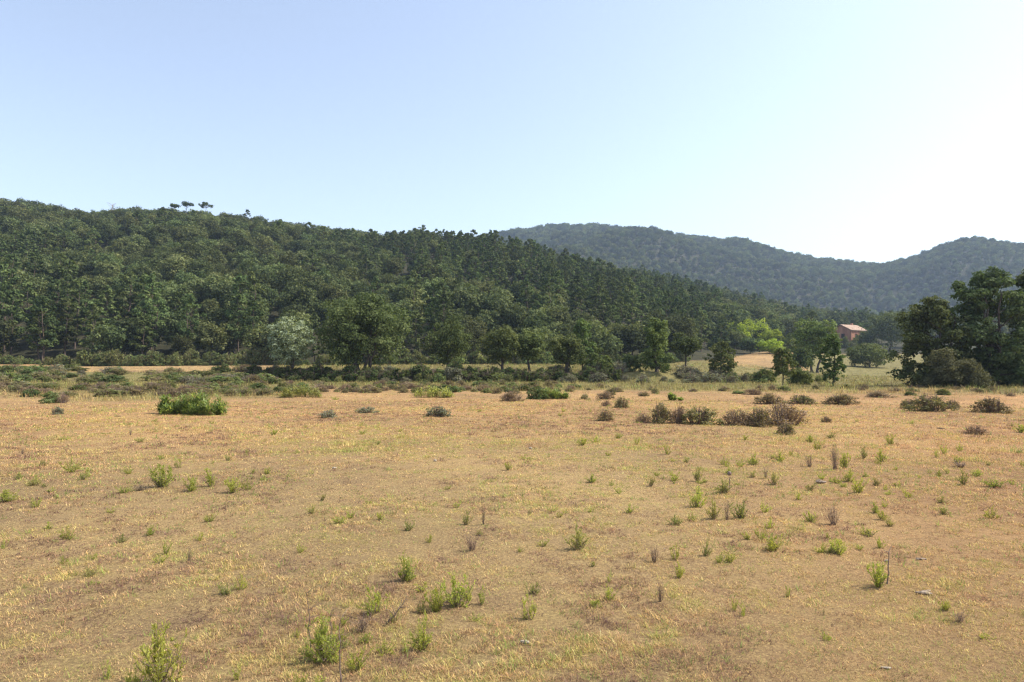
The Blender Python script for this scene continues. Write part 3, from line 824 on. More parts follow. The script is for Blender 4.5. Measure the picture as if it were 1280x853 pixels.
# single bushes out in the field: x, base y, width, height, kind, label
FB = [(65, 504, 24, 15, 'scrub_bush', 'dark green bush at the front edge of the left scrub belt'),
      (79, 504, 12, 13, 'dry_shrub', 'rusty brown shrub touching the dark green bush on the left'),
      (72, 518, 13, 10, 'grey_shrub', 'small grey-green shrub standing alone in front of the left scrub'),
      (410, 522, 26, 10, 'grey_shrub', 'low grey-green shrub in the field right of the reedy green bush'),
      (458, 516, 22, 8, 'grey_shrub', 'flat bluish shrub in the field left of the twiggy grey shrub'),
      (548, 521, 28, 13, 'grey_shrub', 'twiggy grey-olive shrub alone in the middle of the far field'),
      (640, 502, 30, 13, 'dry_shrub', 'purple-brown shrub at the field edge below the oak pair'),
      (673, 499, 24, 13, 'scrub_bush', 'dark green shrub touching the light green reeds'),
      (757, 499, 20, 10, 'dry_shrub', 'dark brown shrub at the field edge right of the reeds'),
      (731, 500, 12, 8, 'heath_shrub', 'tiny olive shrub between the reeds and the dark brown shrub'),
      (758, 508, 12, 8, 'dry_shrub', 'rusty tuft just below the dark brown shrub'),
      (777, 510, 19, 14, 'heath_shrub', 'olive-brown shrub upper right of the four near the middle'),
      (757, 526, 19, 15, 'heath_shrub', 'grey-brown shrub lowest of the four near the middle'),
      (804, 528, 17, 12, 'dry_shrub', 'small dark shrub at the left end of the long brown row'),
      (826, 529, 24, 25, 'heath_shrub', 'tallest olive shrub in the left part of the brown row'),
      (848, 529, 24, 21, 'dry_shrub', 'brown shrub right beside the tallest one of the row'),
      (875, 530, 44, 21, 'heath_shrub', 'wide olive shrub in the middle of the brown row'),
      (922, 532, 40, 20, 'dry_shrub', 'wide brown shrub left of the darkest one'),
      (948, 533, 34, 22, 'heath_shrub', 'olive shrub wedged against the darkest shrub of the row'),
      (980, 531, 54, 28, 'dry_shrub', 'largest darkest reddish brown shrub at the right end of the row'),
      (982, 543, 22, 14, 'heath_shrub', 'olive tuft in front of the largest dark shrub'),
      (962, 505, 34, 13, 'heath_shrub', 'olive shrub behind the right end of the brown row'),
      (1002, 505, 34, 11, 'heath_shrub', 'low olive shrub behind and right of the largest dark shrub'),
      (1050, 505, 38, 12, 'heath_shrub', 'wide low olive shrub below the pointed tree'),
      (1033, 528, 13, 8, 'dry_shrub', 'small purple shrub alone right of the largest dark shrub'),
      (1098, 497, 28, 8, 'dry_shrub', 'flat brown shrub below the lone round meadow bush'),
      (1136, 511, 20, 12, 'heath_shrub', 'left tuft of the shrub in front of the grove'),
      (1162, 514, 40, 20, 'heath_shrub', 'olive shrub with a dark hollow in front of the grove'),
      (1191, 512, 16, 12, 'heath_shrub', 'right tuft beside the shrub in front of the grove'),
      (1240, 516, 46, 18, 'heath_shrub', 'wide olive shrub at the right below the tallest tree'),
      (1219, 543, 28, 12, 'dry_shrub', 'dark dead-looking shrub alone in the reddish grass on the right')]
for px, py, w, h, kd, lb in FB:
    x, D = on_field(px, py)
    bush(kd, x, D, w * D / F * 1.42, h * D / F * 1.1, lb)


# reedy green clumps
def reeds(name, px, py, w, h, label, mat='reed', n=420, seed=0):
    h *= 1.12; w *= .98
    x, D = on_field(px, py); W = w * D / F; H = h * D / F; rg = np.random.default_rng(seed)
    g = Geo()
    nc = max(6, int(w / 4)); ca = rg.uniform(-.9, .9, nc); cb = rg.uniform(-.8, .8, nc); chh = rg.uniform(.5, 1, nc); kk = rg.integers(0, nc, n)
    a = (ca[kk] + rg.normal(0, .11, n)) * W / 2; b = (cb[kk] + rg.normal(0, .16, n)) * W * .3; m = len(a)
    hh = H * rg.uniform(.45, 1.2, m) * chh[kk] * np.clip(1 - .5 * (np.abs(a) / (W / 2)) ** 2, .3, 1) * (.6 + .8 * fbm(a * 3 + seed * 9, b * 3, 1.2, 2, seed))
    for i in range(m):
        q = np.array([a[i], b[i], -.02]); ln = rg.normal(size=2) * .25 * hh[i]
        tip = q + [ln[0], ln[1], hh[i]]
        g.tube([q, (q + tip) / 2 + [0, 0, hh[i] * .05], tip], [.006, .005, .002], 3, .5)
    st = g.mesh('stems', M[mat]); g = Geo()
    k = rg.integers(0, m, m * 7); f = rg.uniform(.15, 1, len(k)); ph = rg.uniform(0, 6.28, len(k))
    C = np.stack([a[k], b[k], hh[k] * f], 1); l = rg.uniform(.09, .2, len(k))
    dirv = unit(np.stack([np.cos(ph), np.sin(ph), rg.uniform(-.1, 1.1, len(k))], 1)); sd = unit(np.cross(dirv, [0, 0, 1]))
    g.quads(C + dirv * l[:, None] * .5, dirv * l[:, None] * .5, sd * (l * .12)[:, None], rg.uniform(0, 1, len(k)))
    tree_obj(name, (st, g.mesh('foliage', M[mat])), (x, D, hz(x, D)), 0, 1, label, 'bush', None, ('stems', 'foliage'))


reeds('reed_clump', 245, 518, 74, 22, 'big bright green reedy bush standing alone in the left field', n=700, seed=1)
reeds('reed_clump', 213, 517, 30, 26, 'taller yellow-green reeds at the left end of the reedy bush', n=260, seed=2)
reeds('reed_clump', 695, 499, 44, 13, 'light green reeds at the field edge right of the dark shrub', n=420, seed=3)
reeds('reed_clump', 540, 497, 50, 13, 'light green reeds at the field edge below the dark round oak', mat='weeddull', n=260, seed=4)
reeds('reed_clump', 378, 497, 50, 17, 'light green tall weeds below the grey-green willow', mat='weeddull', n=240, seed=5)
reeds('reed_clump', 841, 501, 20, 8, 'small dark green clump above the brown shrub row', n=160, seed=6)

# ------------------------------------------------------------------ weeds in the field
def weed_meshes(seed, dull=False, nst=12, dead=10, spread=.5, bare=.3):
    """unit plant one metre high, to be scaled"""
    rg = np.random.default_rng(seed); gs = Geo(); gl = Geo(); gd = Geo()
    for s in range(nst):
        ph = rg.uniform(0, 6.28); out = rg.uniform(.08, spread); h = rg.uniform(.3, 1.0) * (1 - out * .3)
        a = np.array([math.cos(ph), math.sin(ph), 0]) * rg.uniform(0, .08); b = np.array([math.cos(ph) * out, math.sin(ph) * out, h])
        P = branch(gs, rg, a - [0, 0, .05], b, .013, .006, n=7, sag=.0, sides=4)
        paths = [P]
        for k in range(rg.integers(1, 4)):
            j = rg.integers(2, 6); d = unit(rg.normal(size=3) * [1, 1, .3] + [0, 0, 1.1]) * rg.uniform(.15, .38)
            paths.append(branch(gs, rg, P[j], P[j] + d, .008, .004, n=4, sag=0, sides=3))
        for Q in paths:
            L = np.linalg.norm(np.diff(Q, axis=0), axis=1).sum(); m = int(62 * L) + 6
            t = rg.uniform(bare if Q is P else .0, 1, m) * (len(Q) - 1); i = np.minimum(t.astype(int), len(Q) - 2); f = (t - i)[:, None]
            C = Q[i] * (1 - f) + Q[i + 1] * f; ax = unit(Q[i + 1] - Q[i])
            r = unit(rg.normal(size=(m, 3))); r = unit(r - (r * ax).sum(1)[:, None] * ax)
            dirv = unit(ax * rg.uniform(.5, 1.3, m)[:, None] + r); l = rg.uniform(.055, .125, m) * (1.1 - .35 * t / (len(Q) - 1))
            sd = unit(np.cross(dirv, ax + rg.normal(size=(m, 3)) * .4))
            gl.quads(C + dirv * l[:, None] * .5, dirv * l[:, None] * .5, sd * (l * rg.uniform(.12, .2, m))[:, None], np.clip(rg.normal(.5, .25, m), 0, 1))
    for s in range(dead):
        ph = rg.uniform(0, 6.28); out = rg.uniform(.1, .55); h = rg.uniform(.12, .5)
        a = np.array([math.cos(ph), math.sin(ph), 0]) * rg.uniform(0, .12)
        P = branch(gd, rg, a - [0, 0, .05], np.array([math.cos(ph) * out, math.sin(ph) * out, h]), .011, .004, n=5, sides=3)
        for k in range(3):
            branch(gd, rg, P[2 + k % 3], P[2 + k % 3] + unit(rg.normal(size=3) + [0, 0, .6]) * .16, .005, .003, n=3, sides=3)
    return gs.mesh('stems', M['weedstem']), gl.mesh('leaves', M['weeddull' if dull else 'weed']), gd.mesh('dead_twigs', M['deadstem'])


def twig_meshes(seed, n=26):
    rg = np.random.default_rng(seed); g = Geo(); h2 = Geo()
    for s in range(n):
        ph = rg.uniform(0, 6.28); out = rg.uniform(.05, .55); h = rg.uniform(.45, 1)
        a = np.array([math.cos(ph), math.sin(ph), 0]) * rg.uniform(0, .12)
        P = branch(g, rg, a - [0, 0, .05], np.array([math.cos(ph) * out, math.sin(ph) * out, h]), .012, .005, n=6, sides=3)
        for k in range(3):
            j = rg.integers(2, 6); branch(g, rg, P[j], P[j] + unit(rg.normal(size=3) + [0, 0, .9]) * rg.uniform(.08, .22), .006, .003, n=3, sides=3)
        m = 14; k = rg.integers(2, 6, m); d = unit(rg.normal(size=(m, 3)) + [0, 0, .5]); l = rg.uniform(.03, .07, m)
        h2.quads(P[k] + rg.normal(size=(m, 3)) * .05, d * l[:, None] * .5, unit(np.cross(d, [0, 0, 1.])) * (l * .25)[:, None], rg.uniform(0, 1, m))
    return g.mesh('stems', M['deadstem']), h2.mesh('dry_leaves', M['scrubdry'])


WS = {'b': [weed_meshes(900 + i, False, 15, 16, .8, .12) for i in range(4)],      # bushy
      't': [weed_meshes(920 + i, False, 6, 10, .4, .12) for i in range(4)],        # tall thin
      's': [weed_meshes(940 + i, False, 11, 8, 1.0, .05) for i in range(4)],         # small spreading
      'd': [weed_meshes(960 + i, True, 12, 20, .8, .2) for i in range(3)],         # dull olive
      'w': [twig_meshes(980 + i) for i in range(3)]}                               # dead twiggy
WP = {}
#@@WEEDS
W = [  # x, base y, height, width, kind, label of the ones that stand out
    (202, 858, 90, 62, 'b', 'large leafy weed with brown stem base at the bottom left edge', 'the large bottom left weed'),
    (133, 848, 26, 15, 't', None), (167, 860, 28, 32, 's', None), (296, 850, 26, 12, 't', None),
    (405, 826, 62, 60, 'b', 'largest branching weed with bare tall stems in the lower left foreground', 'the largest branching weed'),
    (446, 838, 36, 30, 'b', None), (375, 860, 24, 22, 's', None), (397, 860, 22, 24, 's', None),
    (466, 768, 52, 24, 't', 'slender upright weed beside the dead twig', 'the slender upright weed'),
    (470, 765, 30, 34, 's', None), (507, 726, 35, 32, 'b', 'dense dark-based green weed between slender weed and field middle', 'the dense dark-based weed'),
    (545, 764, 38, 34, 'b', None), (571, 758, 48, 42, 'b', 'wide feathery weed with grey stems in the centre foreground', 'the wide feathery weed'),
    (603, 756, 30, 13, 't', None), (528, 812, 44, 36, 'b', 'bushy green weed below the wide feathery one', 'the bushy weed below centre'),
    (452, 790, 24, 30, 'w', None), (590, 688, 20, 22, 'w', None), (375, 690, 16, 13, 's', None), (537, 678, 12, 13, 's', None),
    (723, 687, 33, 32, 'd', 'olive weed on purple-grey dry stems right of the centre', 'the purple-stemmed olive weed'),
    (662, 774, 46, 22, 't', 'narrow upright weed alone right of the centre foreground', 'the narrow upright weed'),
    (762, 728, 14, 9, 't', None), (761, 750, 22, 20, 's', None), (745, 759, 13, 18, 's', None),
    (845, 700, 28, 15, 't', None), (849, 722, 24, 15, 'b', None), (818, 703, 20, 17, 'w', None), (883, 695, 24, 13, 'd', None),
    (901, 703, 16, 14, 's', None), (912, 703, 18, 14, 'b', None), (918, 764, 20, 10, 's', None), (930, 770, 18, 12, 's', None), (826, 752, 24, 14, 'w', None),
    (965, 688, 25, 30, 'b', None), (951, 675, 18, 18, 's', None), (1048, 693, 25, 24, 'b', 'bright green weed left of the weed with the white-tipped stalk', 'the bright weed right of centre'),
    (1028, 690, 14, 20, 's', None), (1080, 668, 14, 14, 's', None), (1100, 685, 16, 16, 's', None),
    (1098, 734, 40, 28, 'b', 'dark-based weed beside a dry upright stalk in the right foreground', 'the weed with the dry stalk'),
    (985, 746, 22, 9, 't', None), (1031, 800, 14, 16, 's', None), (1200, 777, 14, 20, 'w', None), (1230, 798, 10, 22, 's', None),
    (85, 674, 20, 18, 's', None), (188, 669, 16, 16, 'b', None), (250, 676, 13, 14, 's', None), (207, 694, 22, 15, 's', None), (80, 704, 12, 14, 's', None), (3, 686, 18, 12, 's', None),
    (237, 703, 18, 8, 'w', None), (280, 743, 18, 24, 'd', None), (302, 737, 24, 16, 's', None), (115, 731, 8, 18, 's', None), (118, 699, 9, 12, 's', None), (152, 678, 12, 16, 'd', None),
    (10, 627, 18, 34, 'b', 'spreading green weed cut by the left edge of the photo', 'the weed at the left edge'),
    (90, 590, 23, 22, 's', None), (43, 607, 10, 20, 'd', None), (28, 568, 8, 6, 'w', None), (80, 550, 6, 16, 's', None), (175, 553, 9, 13, 'b', None), (163, 544, 9, 6, 'w', None),
    (203, 609, 36, 38, 'b', 'tall leafy green weed left of the row of three in the left field', 'the tall leafy left weed'),
    (222, 585, 16, 10, 't', None), (240, 614, 25, 24, 'b', 'leftmost dark green weed of the three in a row', 'the row of three weeds'),
    (265, 608, 30, 20, 't', 'middle and tallest weed of the three in a row', 'the middle of three weeds'), (291, 616, 24, 24, 'b', 'rightmost weed of the three in a row', 'the rightmost of three weeds'),
    (309, 612, 18, 14, 's', None), (162, 592, 14, 14, 's', None), (45, 634, 15, 15, 's', None), (70, 624, 9, 8, 's', None), (25, 597, 9, 8, 's', None), (262, 652, 13, 16, 'b', None),
    (178, 613, 8, 26, 'w', None),
    (342, 544, 9, 12, 'b', None), (381, 535, 5, 8, 's', None), (452, 533, 6, 10, 's', None), (453, 543, 7, 12, 's', None), (473, 533, 5, 6, 's', None), (371, 567, 7, 8, 's', None),
    (425, 654, 13, 20, 'b', None), (438, 648, 12, 14, 's', None), (475, 650, 13, 12, 'b', None), (510, 663, 16, 18, 'd', None), (390, 642, 14, 14, 'd', None), (403, 626, 12, 10, 'd', None),
    (635, 588, 13, 12, 'b', None), (583, 656, 20, 14, 'd', None), (604, 656, 22, 8, 'w', None), (461, 630, 7, 12, 's', None),
    (728, 557, 12, 14, 'b', None), (744, 553, 10, 15, 's', None), (773, 548, 9, 12, 'b', None), (796, 556, 12, 10, 's', None), (834, 568, 16, 12, 's', None), (840, 577, 6, 8, 's', None),
    (657, 574, 8, 18, 's', None), (740, 603, 12, 20, 'b', None), (773, 617, 11, 12, 's', None), (765, 607, 8, 8, 's', None), (814, 608, 16, 12, 'd', None), (843, 601, 14, 18, 's', None), (872, 602, 22, 12, 'd', None),
    (905, 581, 12, 14, 's', None), (927, 583, 12, 14, 's', None), (942, 581, 15, 18, 'b', None), (931, 550, 9, 12, 's', None),
    (871, 634, 28, 26, 'b', 'dense bright green weed standing out right of the field middle', 'the dense bright weed'),
    (892, 649, 28, 20, 'd', None), (909, 650, 24, 10, 'w', None), (926, 648, 28, 26, 'd', None), (845, 656, 14, 22, 'd', None), (955, 640, 18, 16, 's', None), (957, 598, 14, 8, 'w', None),
    (905, 616, 18, 26, 'd', None),
    (1013, 553, 12, 12, 'b', None), (1022, 562, 12, 12, 'b', None), (975, 577, 14, 18, 'b', None), (988, 570, 10, 8, 's', None), (1012, 584, 16, 13, 'w', None), (1028, 599, 15, 12, 's', None),
    (1044, 587, 32, 16, 'w', 'tall dark dead-stemmed weed in the right half of the field', 'the tall dead-stemmed weed'), (1056, 586, 26, 16, 'b', None), (1061, 602, 18, 18, 'b', None), (1073, 616, 24, 20, 'b', None),
    (1095, 607, 14, 14, 'd', None), (1080, 574, 18, 10, 'd', None), (1102, 577, 18, 16, 'b', None), (1113, 556, 18, 11, 'b', None),
    (1180, 568, 14, 10, 's', None), (1170, 572, 12, 8, 's', None), (1199, 564, 12, 10, 's', None), (1197, 579, 12, 12, 'b', None), (1201, 584, 8, 26, 'w', None), (1184, 592, 9, 8, 's', None), (1204, 606, 20, 16, 'd', None),
    (1243, 609, 14, 28, 'b', 'wide low bright green weed near the right edge', 'the wide right-edge weed'), (1265, 607, 10, 8, 's', None),
    (1276, 541, 14, 18, 'b', 'bright green weed cut by the right edge far back', 'the far weed at the right edge'), (1240, 648, 18, 18, 's', None), (1277, 582, 10, 10, 's', None),
    (998, 625, 12, 12, 's', None), (968, 606, 20, 14, 'd', None), (1013, 652, 16, 18, 'b', None), (1042, 656, 22, 22, 'w', None), (1094, 641, 15, 14, 'b', None), (1103, 650, 15, 14, 'b', None), (1112, 658, 14, 14, 'd', None),
    (1107, 634, 12, 10, 's', None), (1135, 622, 12, 18, 's', None), (1120, 588, 6, 10, 's', None), (962, 660, 16, 14, 's', None),
    (690, 640, 9, 12, 's', None), (650, 690, 8, 12, 's', None), (560, 612, 7, 12, 's', None), (330, 600, 7, 12, 's', None), (140, 640, 8, 14, 's', None), (760, 570, 7, 10, 's', None),
    (700, 520, 5, 9, 's', None), (420, 500, 5, 12, 's', None), (330, 517, 6, 9, 's', None), (500, 540, 5, 12, 's', None), (1140, 530, 6, 9, 's', None), (1000, 530, 6, 8, 's', None),
    (195, 527, 5, 10, 's', None), (265, 530, 5, 8, 's', None), (600, 515, 5, 9, 's', None), (738, 515, 5, 5, 's', None), (868, 516, 5, 8, 's', None), (704, 515, 6, 9, 's', None)]
rgw = random.Random(17)
for i in range(86):        # the faint small ones, mostly in loose patches on the right
    if i % 4: cx, cy = rgw.choice([(880, 620), (930, 600), (1050, 590), (1090, 610), (1190, 590), (950, 660), (1040, 670), (830, 610), (290, 600), (190, 620), (730, 740), (560, 770), (440, 800), (60, 600), (1230, 640)]); px = rgw.gauss(cx, 42); py = rgw.gauss(cy, 18)
    else: px = rgw.uniform(10, 1270); py = 520 + 300 * rgw.random() ** 1.4
    if py > 846 or py < 512 or not 4 < px < 1276: continue
    k = (py - 455) / 150; h = rgw.uniform(6, 12) * k ** .7; W.append((px, py, h, h * rgw.uniform(.8, 1.6), rgw.choice('ssdbtd'), None))
marks = [(w[0], w[1], w[6]) for w in W if len(w) > 6]
LOOK = {'b': 'bushy green weed', 't': 'upright green weed', 's': 'spreading green weed', 'd': 'dull olive weed', 'w': 'dead twiggy plant'}
DIRS = ['right of', 'behind and right of', 'behind', 'behind and left of', 'left of', 'in front and left of', 'in front of', 'in front and right of']
ORD = ['nearest', 'second nearest', 'third nearest', 'fourth nearest', 'fifth nearest', 'sixth nearest', 'seventh nearest', 'eighth nearest', 'ninth nearest', 'tenth nearest']
pend = {}
for i, w in enumerate(W):
    if w[5]: continue
    d = [math.hypot((w[0] - m[0]), (w[1] - m[1]) * 2.2) for m in marks]; k = int(np.argmin(d)); mk_ = marks[k]
    ang = math.degrees(math.atan2(-(w[1] - mk_[1]) * 2.2, w[0] - mk_[0])) % 360
    pend.setdefault((w[4], DIRS[int((ang + 22.5) // 45) % 8], mk_[2]), []).append((d[k], i))
lab = {}
for (kd, dr, mk_), lst in pend.items():
    lst.sort()
    for n, (_, i) in enumerate(lst):
        lab[i] = (LOOK[kd] + ' ' if len(lst) == 1 else ORD[min(n, 9)] + ' ' + LOOK[kd] + ' ') + dr + ' ' + mk_
GRP = {'b': 'bushy green weeds in the dry field', 't': 'upright green weeds in the dry field', 's': 'small spreading weeds in the dry field', 'd': 'dull olive weeds in the dry field', 'w': 'dead twiggy plants in the dry field'}
random.seed(5)
for i, w in enumerate(W):
    px, py, h, wd, kd = w[:5]
    x, D = on_field(px, py); H = h * D / F * 1.02; Wd = wd * D / F
    base_w = {'b': 1.25, 't': .8, 's': 1.4, 'd': 1.2, 'w': .95}[kd]
    k = Wd / base_w; sc = (k, k, H)
    v = i % len(WS[kd]); loc = (x, D, hz(x, D) - .008); rz = random.uniform(0, 6.28); lb = w[5] or lab[i]
    nm = {'w': 'dead_plant'}.get(kd, 'weed_plant'); names = ('stems', 'dry_leaves') if kd == 'w' else ('stems', 'leaves', 'dead_twigs')
    if (kd, v) not in WP: WP[(kd, v)] = tree_obj(nm, WS[kd][v], loc, rz, sc, lb, 'weed', GRP[kd], names)
    else: copy_tree(WP[(kd, v)], loc, rz, sc, lb)


# ------------------------------------------------------------------ twigs, stalks, bits of wood, stones
def stick(name, pts, r0, r1, label, cat, mat, twigs=0, seed=0):
    rg = np.random.default_rng(seed); P = [];
    for px, py, D in pts:
        P.append([float(side(px, py)) * D, D, float(zy(D, py))])
    P = np.array(P); o0 = P[0].copy(); P -= o0
    t = np.linspace(0, 1, 9); Q = np.stack([np.interp(t, np.linspace(0, 1, len(P)), P[:, k]) for k in range(3)], 1) + rg.normal(size=(9, 3)) * np.linalg.norm(P[-1]) * .012
    g = Geo(); g.tube(Q, np.linspace(r0, r1, 9), 6)
    for k in range(twigs):
        j = rg.integers(3, 9); branch(g, rg, Q[j], Q[j] + unit(rg.normal(size=3) * [1, .6, .5] + [.5, 0, .7]) * rg.uniform(.04, .1), r1 * 1.1, r1 * .4, n=4, sides=4)
    o = link(name, g.mesh(name, M[mat]), None, tuple(o0)); tag(o, label, cat); return o


_, d0 = on_field(483, 779)
stick('dead_branch', [(483, 779, d0), (494, 768, d0 - .03), (505, 752, d0 - .05)], .005, .0025, 'bare leaning dead twig right of the slender upright weed', 'twig', 'deadstem', 7, 3)
_, d0 = on_field(427, 856)
stick('dry_stalk', [(427, 858, d0), (424, 815, d0), (425, 773, d0)], .0045, .002, 'tall reddish bare stalk in front of the largest branching weed', 'stalk', 'deadstem', 2, 4)
_, d0 = on_field(1110, 730)
stick('dry_stalk', [(1109, 731, d0), (1111, 712, d0), (1111, 690, d0)], .006, .003, 'dark dry stalk standing at the right of the dark-based weed', 'stalk', 'deadstem', 3, 5)
_, d0 = on_field(390, 822)
stick('dry_stalk', [(389, 822, d0), (386, 785, d0), (385, 742, d0)], .0035, .0015, 'left thin bare stalk rising from the largest branching weed', 'stalk', 'deadstem', 3, 6)
_, d0 = on_field(414, 824)
stick('dry_stalk', [(413, 824, d0), (414, 790, d0), (414, 762, d0)], .0035, .0015, 'right thin bare stalk rising from the largest branching weed', 'stalk', 'deadstem', 2, 7)
_, d0 = on_field(912, 612)
o = stick('seed_head_plant', [(912, 612, d0), (912, 604, d0), (912, 597, d0)], .006, .005, 'short stalk with a round dark seed head', 'plant', 'deadstem', 0, 8)
g = Geo(); th = np.linspace(0, PI, 7); g.tube(np.stack([0 * th, 0 * th, -np.cos(th) * .03], 1) + [0, 0, .21], np.sin(th) * .028 + .001, 8); link('seed_head', g.mesh('seed_head', M['deadstem']), o)


def slab(name, px, py, wpx, hpx, label, cat, mat, n=1, seed=0, flat=.35):
    rg = np.random.default_rng(seed); x, D = on_field(px, py); W_ = wpx * D / F; g = Geo()
    for k in range(n):
        L = W_ * (1 if n == 1 else rg.uniform(.4, .9)); r = max(.006, hpx * D / F * .5) * rg.uniform(.7, 1.1); m = 11
        t = np.linspace(-1, 1, m); an = rg.uniform(-.4, .4)
        P = np.stack([t * L / 2 * math.cos(an), t * L / 2 * math.sin(an) + rg.normal() * r, r * .55 + rg.normal(0, r * .12, m)], 1) + [rg.uniform(-.2, .2) * W_ * (n > 1), 0, k * r * .4]
        rad = r * np.sqrt(np.clip(1 - np.abs(t) ** 3, 0.02, 1)) * rg.uniform(.8, 1.15, m)
        g.tube(P, rad, 7)
    me = g.mesh(name, mat, False)
    o = link(name, me, None, (x, D, hz(x, D) + .004)); o.scale = (1, 1, flat * 2); tag(o, label, cat); return o


M['stone'] = bark_mat('pale_stone', (.27, .21, .15), (.50, .42, .31), 40)
slab('driftwood_piece', 1153, 742, 30, 5, 'pale bleached piece of dead wood lying in the right foreground', 'dead wood', M['greybark'], 3, 1)
slab('wood_chip', 1107, 836, 13, 4, 'small pale wood chip at the bottom right foreground', 'dead wood', M['stone'], 1, 2)
slab('pale_stone', 656, 805, 12, 6, 'pale flat stone left of the bottom centre', 'stone', M['stone'], 1, 3, .5)
slab('driftwood_piece', 1152, 700, 16, 3, 'faint pale strip of dead wood behind the bleached piece', 'dead wood', M['greybark'], 2, 4)
slab('driftwood_piece', 1026, 604, 14, 4, 'grey scrap of dead wood below the tall dead-stemmed weed', 'dead wood', M['greybark'], 3, 5)
slab('pale_stone', 663, 561, 4, 3, 'tiny white stone in the middle of the field', 'stone', M['stone'], 1, 6, .5)
slab('pale_stone', 544, 577, 4, 3, 'tiny white stone left of the middle of the field', 'stone', M['stone'], 1, 7, .5)
slab('pale_stone', 418, 586, 6, 3, 'small grey stone in the left middle of the field', 'stone', M['stone'], 1, 8, .5)
slab('pale_stone', 1107, 702, 5, 3, 'small white stone behind the dark-based weed on the right', 'stone', M['stone'], 1, 9, .5)
slab('fallen_branch', 1175, 536, 10, 2, 'short dark stick lying in the reddish grass on the right', 'dead wood', M['bark'], 1, 10)
slab('fallen_branch', 147, 521, 11, 2, 'short dark stick lying in the far left field', 'dead wood', M['bark'], 1, 11)

# ------------------------------------------------------------------ the house
def wall_mat(name, c1, c2, sc=3):
    m = bark_mat(name, c1, c2, sc); return m


M['wall'] = wall_mat('red_render', (.36, .155, .09), (.50, .24, .14), 1.2)
M['roof'] = wall_mat('roof_tiles', (.24, .15, .10), (.42, .29, .20), 2.5)
M['dark'] = wall_mat('dark_opening', (.03, .02, .02), (.05, .035, .03), 3)
M['shutter'] = wall_mat('shutters', (.16, .06, .05), (.2, .08, .06), 3)


def box(g, c, s):
    c = np.array(c, float); s = np.array(s, float) / 2
    V = np.array([[x, y, z] for x in (-1, 1) for y in (-1, 1) for z in (-1, 1)]) * s + c
    g.add(V, [[0, 1, 3, 2], [4, 6, 7, 5], [0, 4, 5, 1], [2, 3, 7, 6], [0, 2, 6, 4], [1, 5, 7, 3]])


def house():
    D = 222.; x = float(side(1061, 418)) * D; zb = hz(x, D)
    h_eave = float(zy(D, 413.5)) - zb; h_top = float(zy(D, 406.8)) - zb
    e = link('red_house', None, None, (x, D, zb)); e.rotation_euler = (0, 0, R(33)); tag(e, 'red two-storey farmhouse with a pale tiled roof among the trees', 'house')
    # ridge runs along local X; the gable at -X looks to the left front
    Lx, Ly = 8.8, 6.8
    g = Geo(); xs = (-Lx / 2, Lx / 2); prof = [(-Ly / 2, -1.5), (Ly / 2, -1.5), (Ly / 2, h_eave), (0, h_top - .12), (-Ly / 2, h_eave)]
    V = [[X_, y, z] for X_ in xs for (y, z) in prof]
    me = mk_mesh('wall', np.array(V), [np.array([[0, 1, 2, 3, 4]]), np.array([[9, 8, 7, 6, 5]]), np.array([[0, 5, 6, 1], [1, 6, 7, 2], [4, 9, 5, 0]]), np.array([[2, 7, 8, 3], [3, 8, 9, 4]])], M['wall'])
    link('wall', me, e)
    g = Geo(); oh = .35; rise = (h_top - h_eave) / (Ly / 2)
    for s in (-1, 1):
        for (t0, t1) in ((0.0, .16),):
            ye = s * (Ly / 2 + oh); ze = h_eave - oh * rise
            V = [[-Lx / 2 - oh, 0, h_top], [Lx / 2 + oh, 0, h_top], [Lx / 2 + oh, ye, ze], [-Lx / 2 - oh, ye, ze]]
            V += [[a, b, c + .16] for a, b, c in V]
            g.add(V, [[0, 1, 2, 3], [4, 7, 6, 5], [0, 4, 5, 1], [1, 5, 6, 2], [2, 6, 7, 3], [3, 7, 4, 0]])
    rf = link('roof', g.mesh('roof', M['roof']), e)
    g = Geo(); box(g, (Lx / 2 - 1.2, .9, h_top + .2), (.6, .6, 1.1)); link('chimney', g.mesh('chimney', M['wall']), rf)

    def win(cx, cy, cz, face, w=.9, h=1.2, nm='window'):
        g = Geo(); fr = Geo(); t = .1
        if face == 'x':
            box(g, (cx - .02, cy, cz), (.08, w, h))
            for a, b, c, d in ((0, h / 2 + t / 2, w + 2 * t, t), (0, -h / 2 - t / 2, w + 2 * t, t), (w / 2 + t / 2, 0, t, h), (-w / 2 - t / 2, 0, t, h)): box(fr, (cx - .04, cy + a, cz + b), (.14, c, d))
        else:
            box(g, (cx, cy - .02, cz), (w, .08, h))
            for a, b, c, d in ((0, h / 2 + t / 2, w + 2 * t, t), (0, -h / 2 - t / 2, w + 2 * t, t), (w / 2 + t / 2, 0, t, h), (-w / 2 - t / 2, 0, t, h)): box(fr, (cx + a, cy - .04, cz + b), (c, .14, d))
        o = link(nm, g.mesh(nm, M['dark']), e); link('frame', fr.mesh('frame', M['shutter']), o)
    win(-Lx / 2, -.7, h_eave * .62, 'x', 1.0, 1.3)
    win(-Lx / 2, 1.4, h_eave * .62, 'x')
    win(-Lx / 2, .9, .95, 'x', 1.1, 2.0, 'door')
    win(-Lx / 2, -1.9, h_eave * .22, 'x')
    win(-1.6, -Ly / 2, h_eave * .62, 'y'); win(1.8, -Ly / 2, h_eave * .62, 'y'); win(1.0, -Ly / 2, h_eave * .25, 'y')


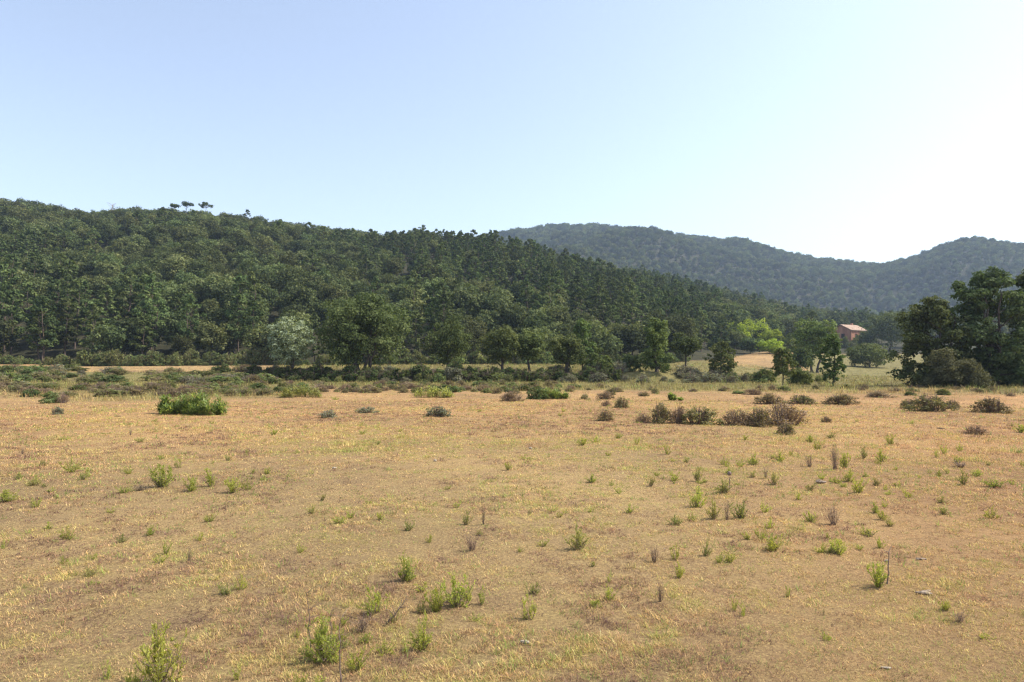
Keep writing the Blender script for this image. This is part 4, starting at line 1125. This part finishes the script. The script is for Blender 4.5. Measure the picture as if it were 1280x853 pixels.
house()
for px, w, h, D, lb in ((1046, 8, 8, 216, 'left dark bush in front of the red house'), (1057, 12, 9, 212, 'wide dark bush below the front of the red house'), (1068, 10, 8, 213, 'right dark bush in front of the red house'), (1066, 12, 7, 200, 'dark bush lowest below the red house'), (1074, 11, 9, 217, 'dark bush against the right end of the red house wall')):
    x = float(side(px, 430)) * D; bush('scrub_bush', x, D, w * D / F * 1.3, h * D / F * 1.7, lb)

#@@LIGHT
# ------------------------------------------------------------------ haze, sky, sun
EL, AZ = R(50), R(84)
hb = Geo(); box(hb, (0, 0, 0), (5400, 5400, 1)); me = hb.mesh('haze', None)
hm, nt, out = mat_new('haze'); pv = nt.nodes.new('ShaderNodeVolumePrincipled'); pv.inputs['Color'].default_value = (.62, .78, 1, 1); pv.inputs['Density'].default_value = .00024
pv.inputs['Anisotropy'].default_value = .2
nt.links.new(pv.outputs[0], out.inputs['Volume']); me.materials.append(hm)
hz0, hz1 = -2.0, 262.
ho = link('haze', me, None, (0, 0, (hz0 + hz1) / 2)); ho.scale = (1, 1, hz1 - hz0); tag(ho, 'pale blue summer haze over the valley', 'haze', kind='stuff')

w = bpy.data.worlds.new('World'); S.world = w; w.use_nodes = True; nt = w.node_tree
sky = nt.nodes.new('ShaderNodeTexSky'); sky.sky_type = 'NISHITA'; sky.sun_disc = False; sky.sun_elevation = EL; sky.sun_rotation = AZ
sky.air_density = 1.0; sky.dust_density = 1.5; sky.ozone_density = 1.5; sky.altitude = 50
bg = nt.nodes['Background']; bg.inputs[1].default_value = .15; hs = nt.nodes.new('ShaderNodeHueSaturation'); hs.inputs['Saturation'].default_value = .74; nt.links.new(sky.outputs[0], hs.inputs['Color']); nt.links.new(hs.outputs[0], bg.inputs[0])
sl = bpy.data.lights.new('sun', 'SUN'); sl.energy = 3.6; sl.angle = R(.55); sl.color = (1, .95, .86)
so = bpy.data.objects.new('sun', sl); COL.objects.link(so)
d = Vector((math.sin(AZ) * math.cos(EL), math.cos(AZ) * math.cos(EL), math.sin(EL)))
so.rotation_euler = d.to_track_quat('Z', 'Y').to_euler(); so.location = d * 80

S.view_settings.view_transform = 'Standard'; S.view_settings.look = 'None'; S.view_settings.gamma = 1; S.view_settings.exposure = .88
S.view_settings.use_curve_mapping = False
c = S.cycles if hasattr(S, 'cycles') else None
S.render.engine = 'CYCLES'; c = S.cycles
c.max_bounces = 5; c.diffuse_bounces = 3; c.glossy_bounces = 1; c.transmission_bounces = 3; c.transparent_max_bounces = 4; c.volume_bounces = 0
c.use_denoising = True; c.pixel_filter_type = 'BLACKMAN_HARRIS'; c.filter_width = 1.3
try: c.denoising_input_passes = 'RGB_ALBEDO_NORMAL'; c.denoising_prefilter = 'FAST'
except Exception: pass
c.use_adaptive_sampling = False
c.sample_clamp_indirect = 4
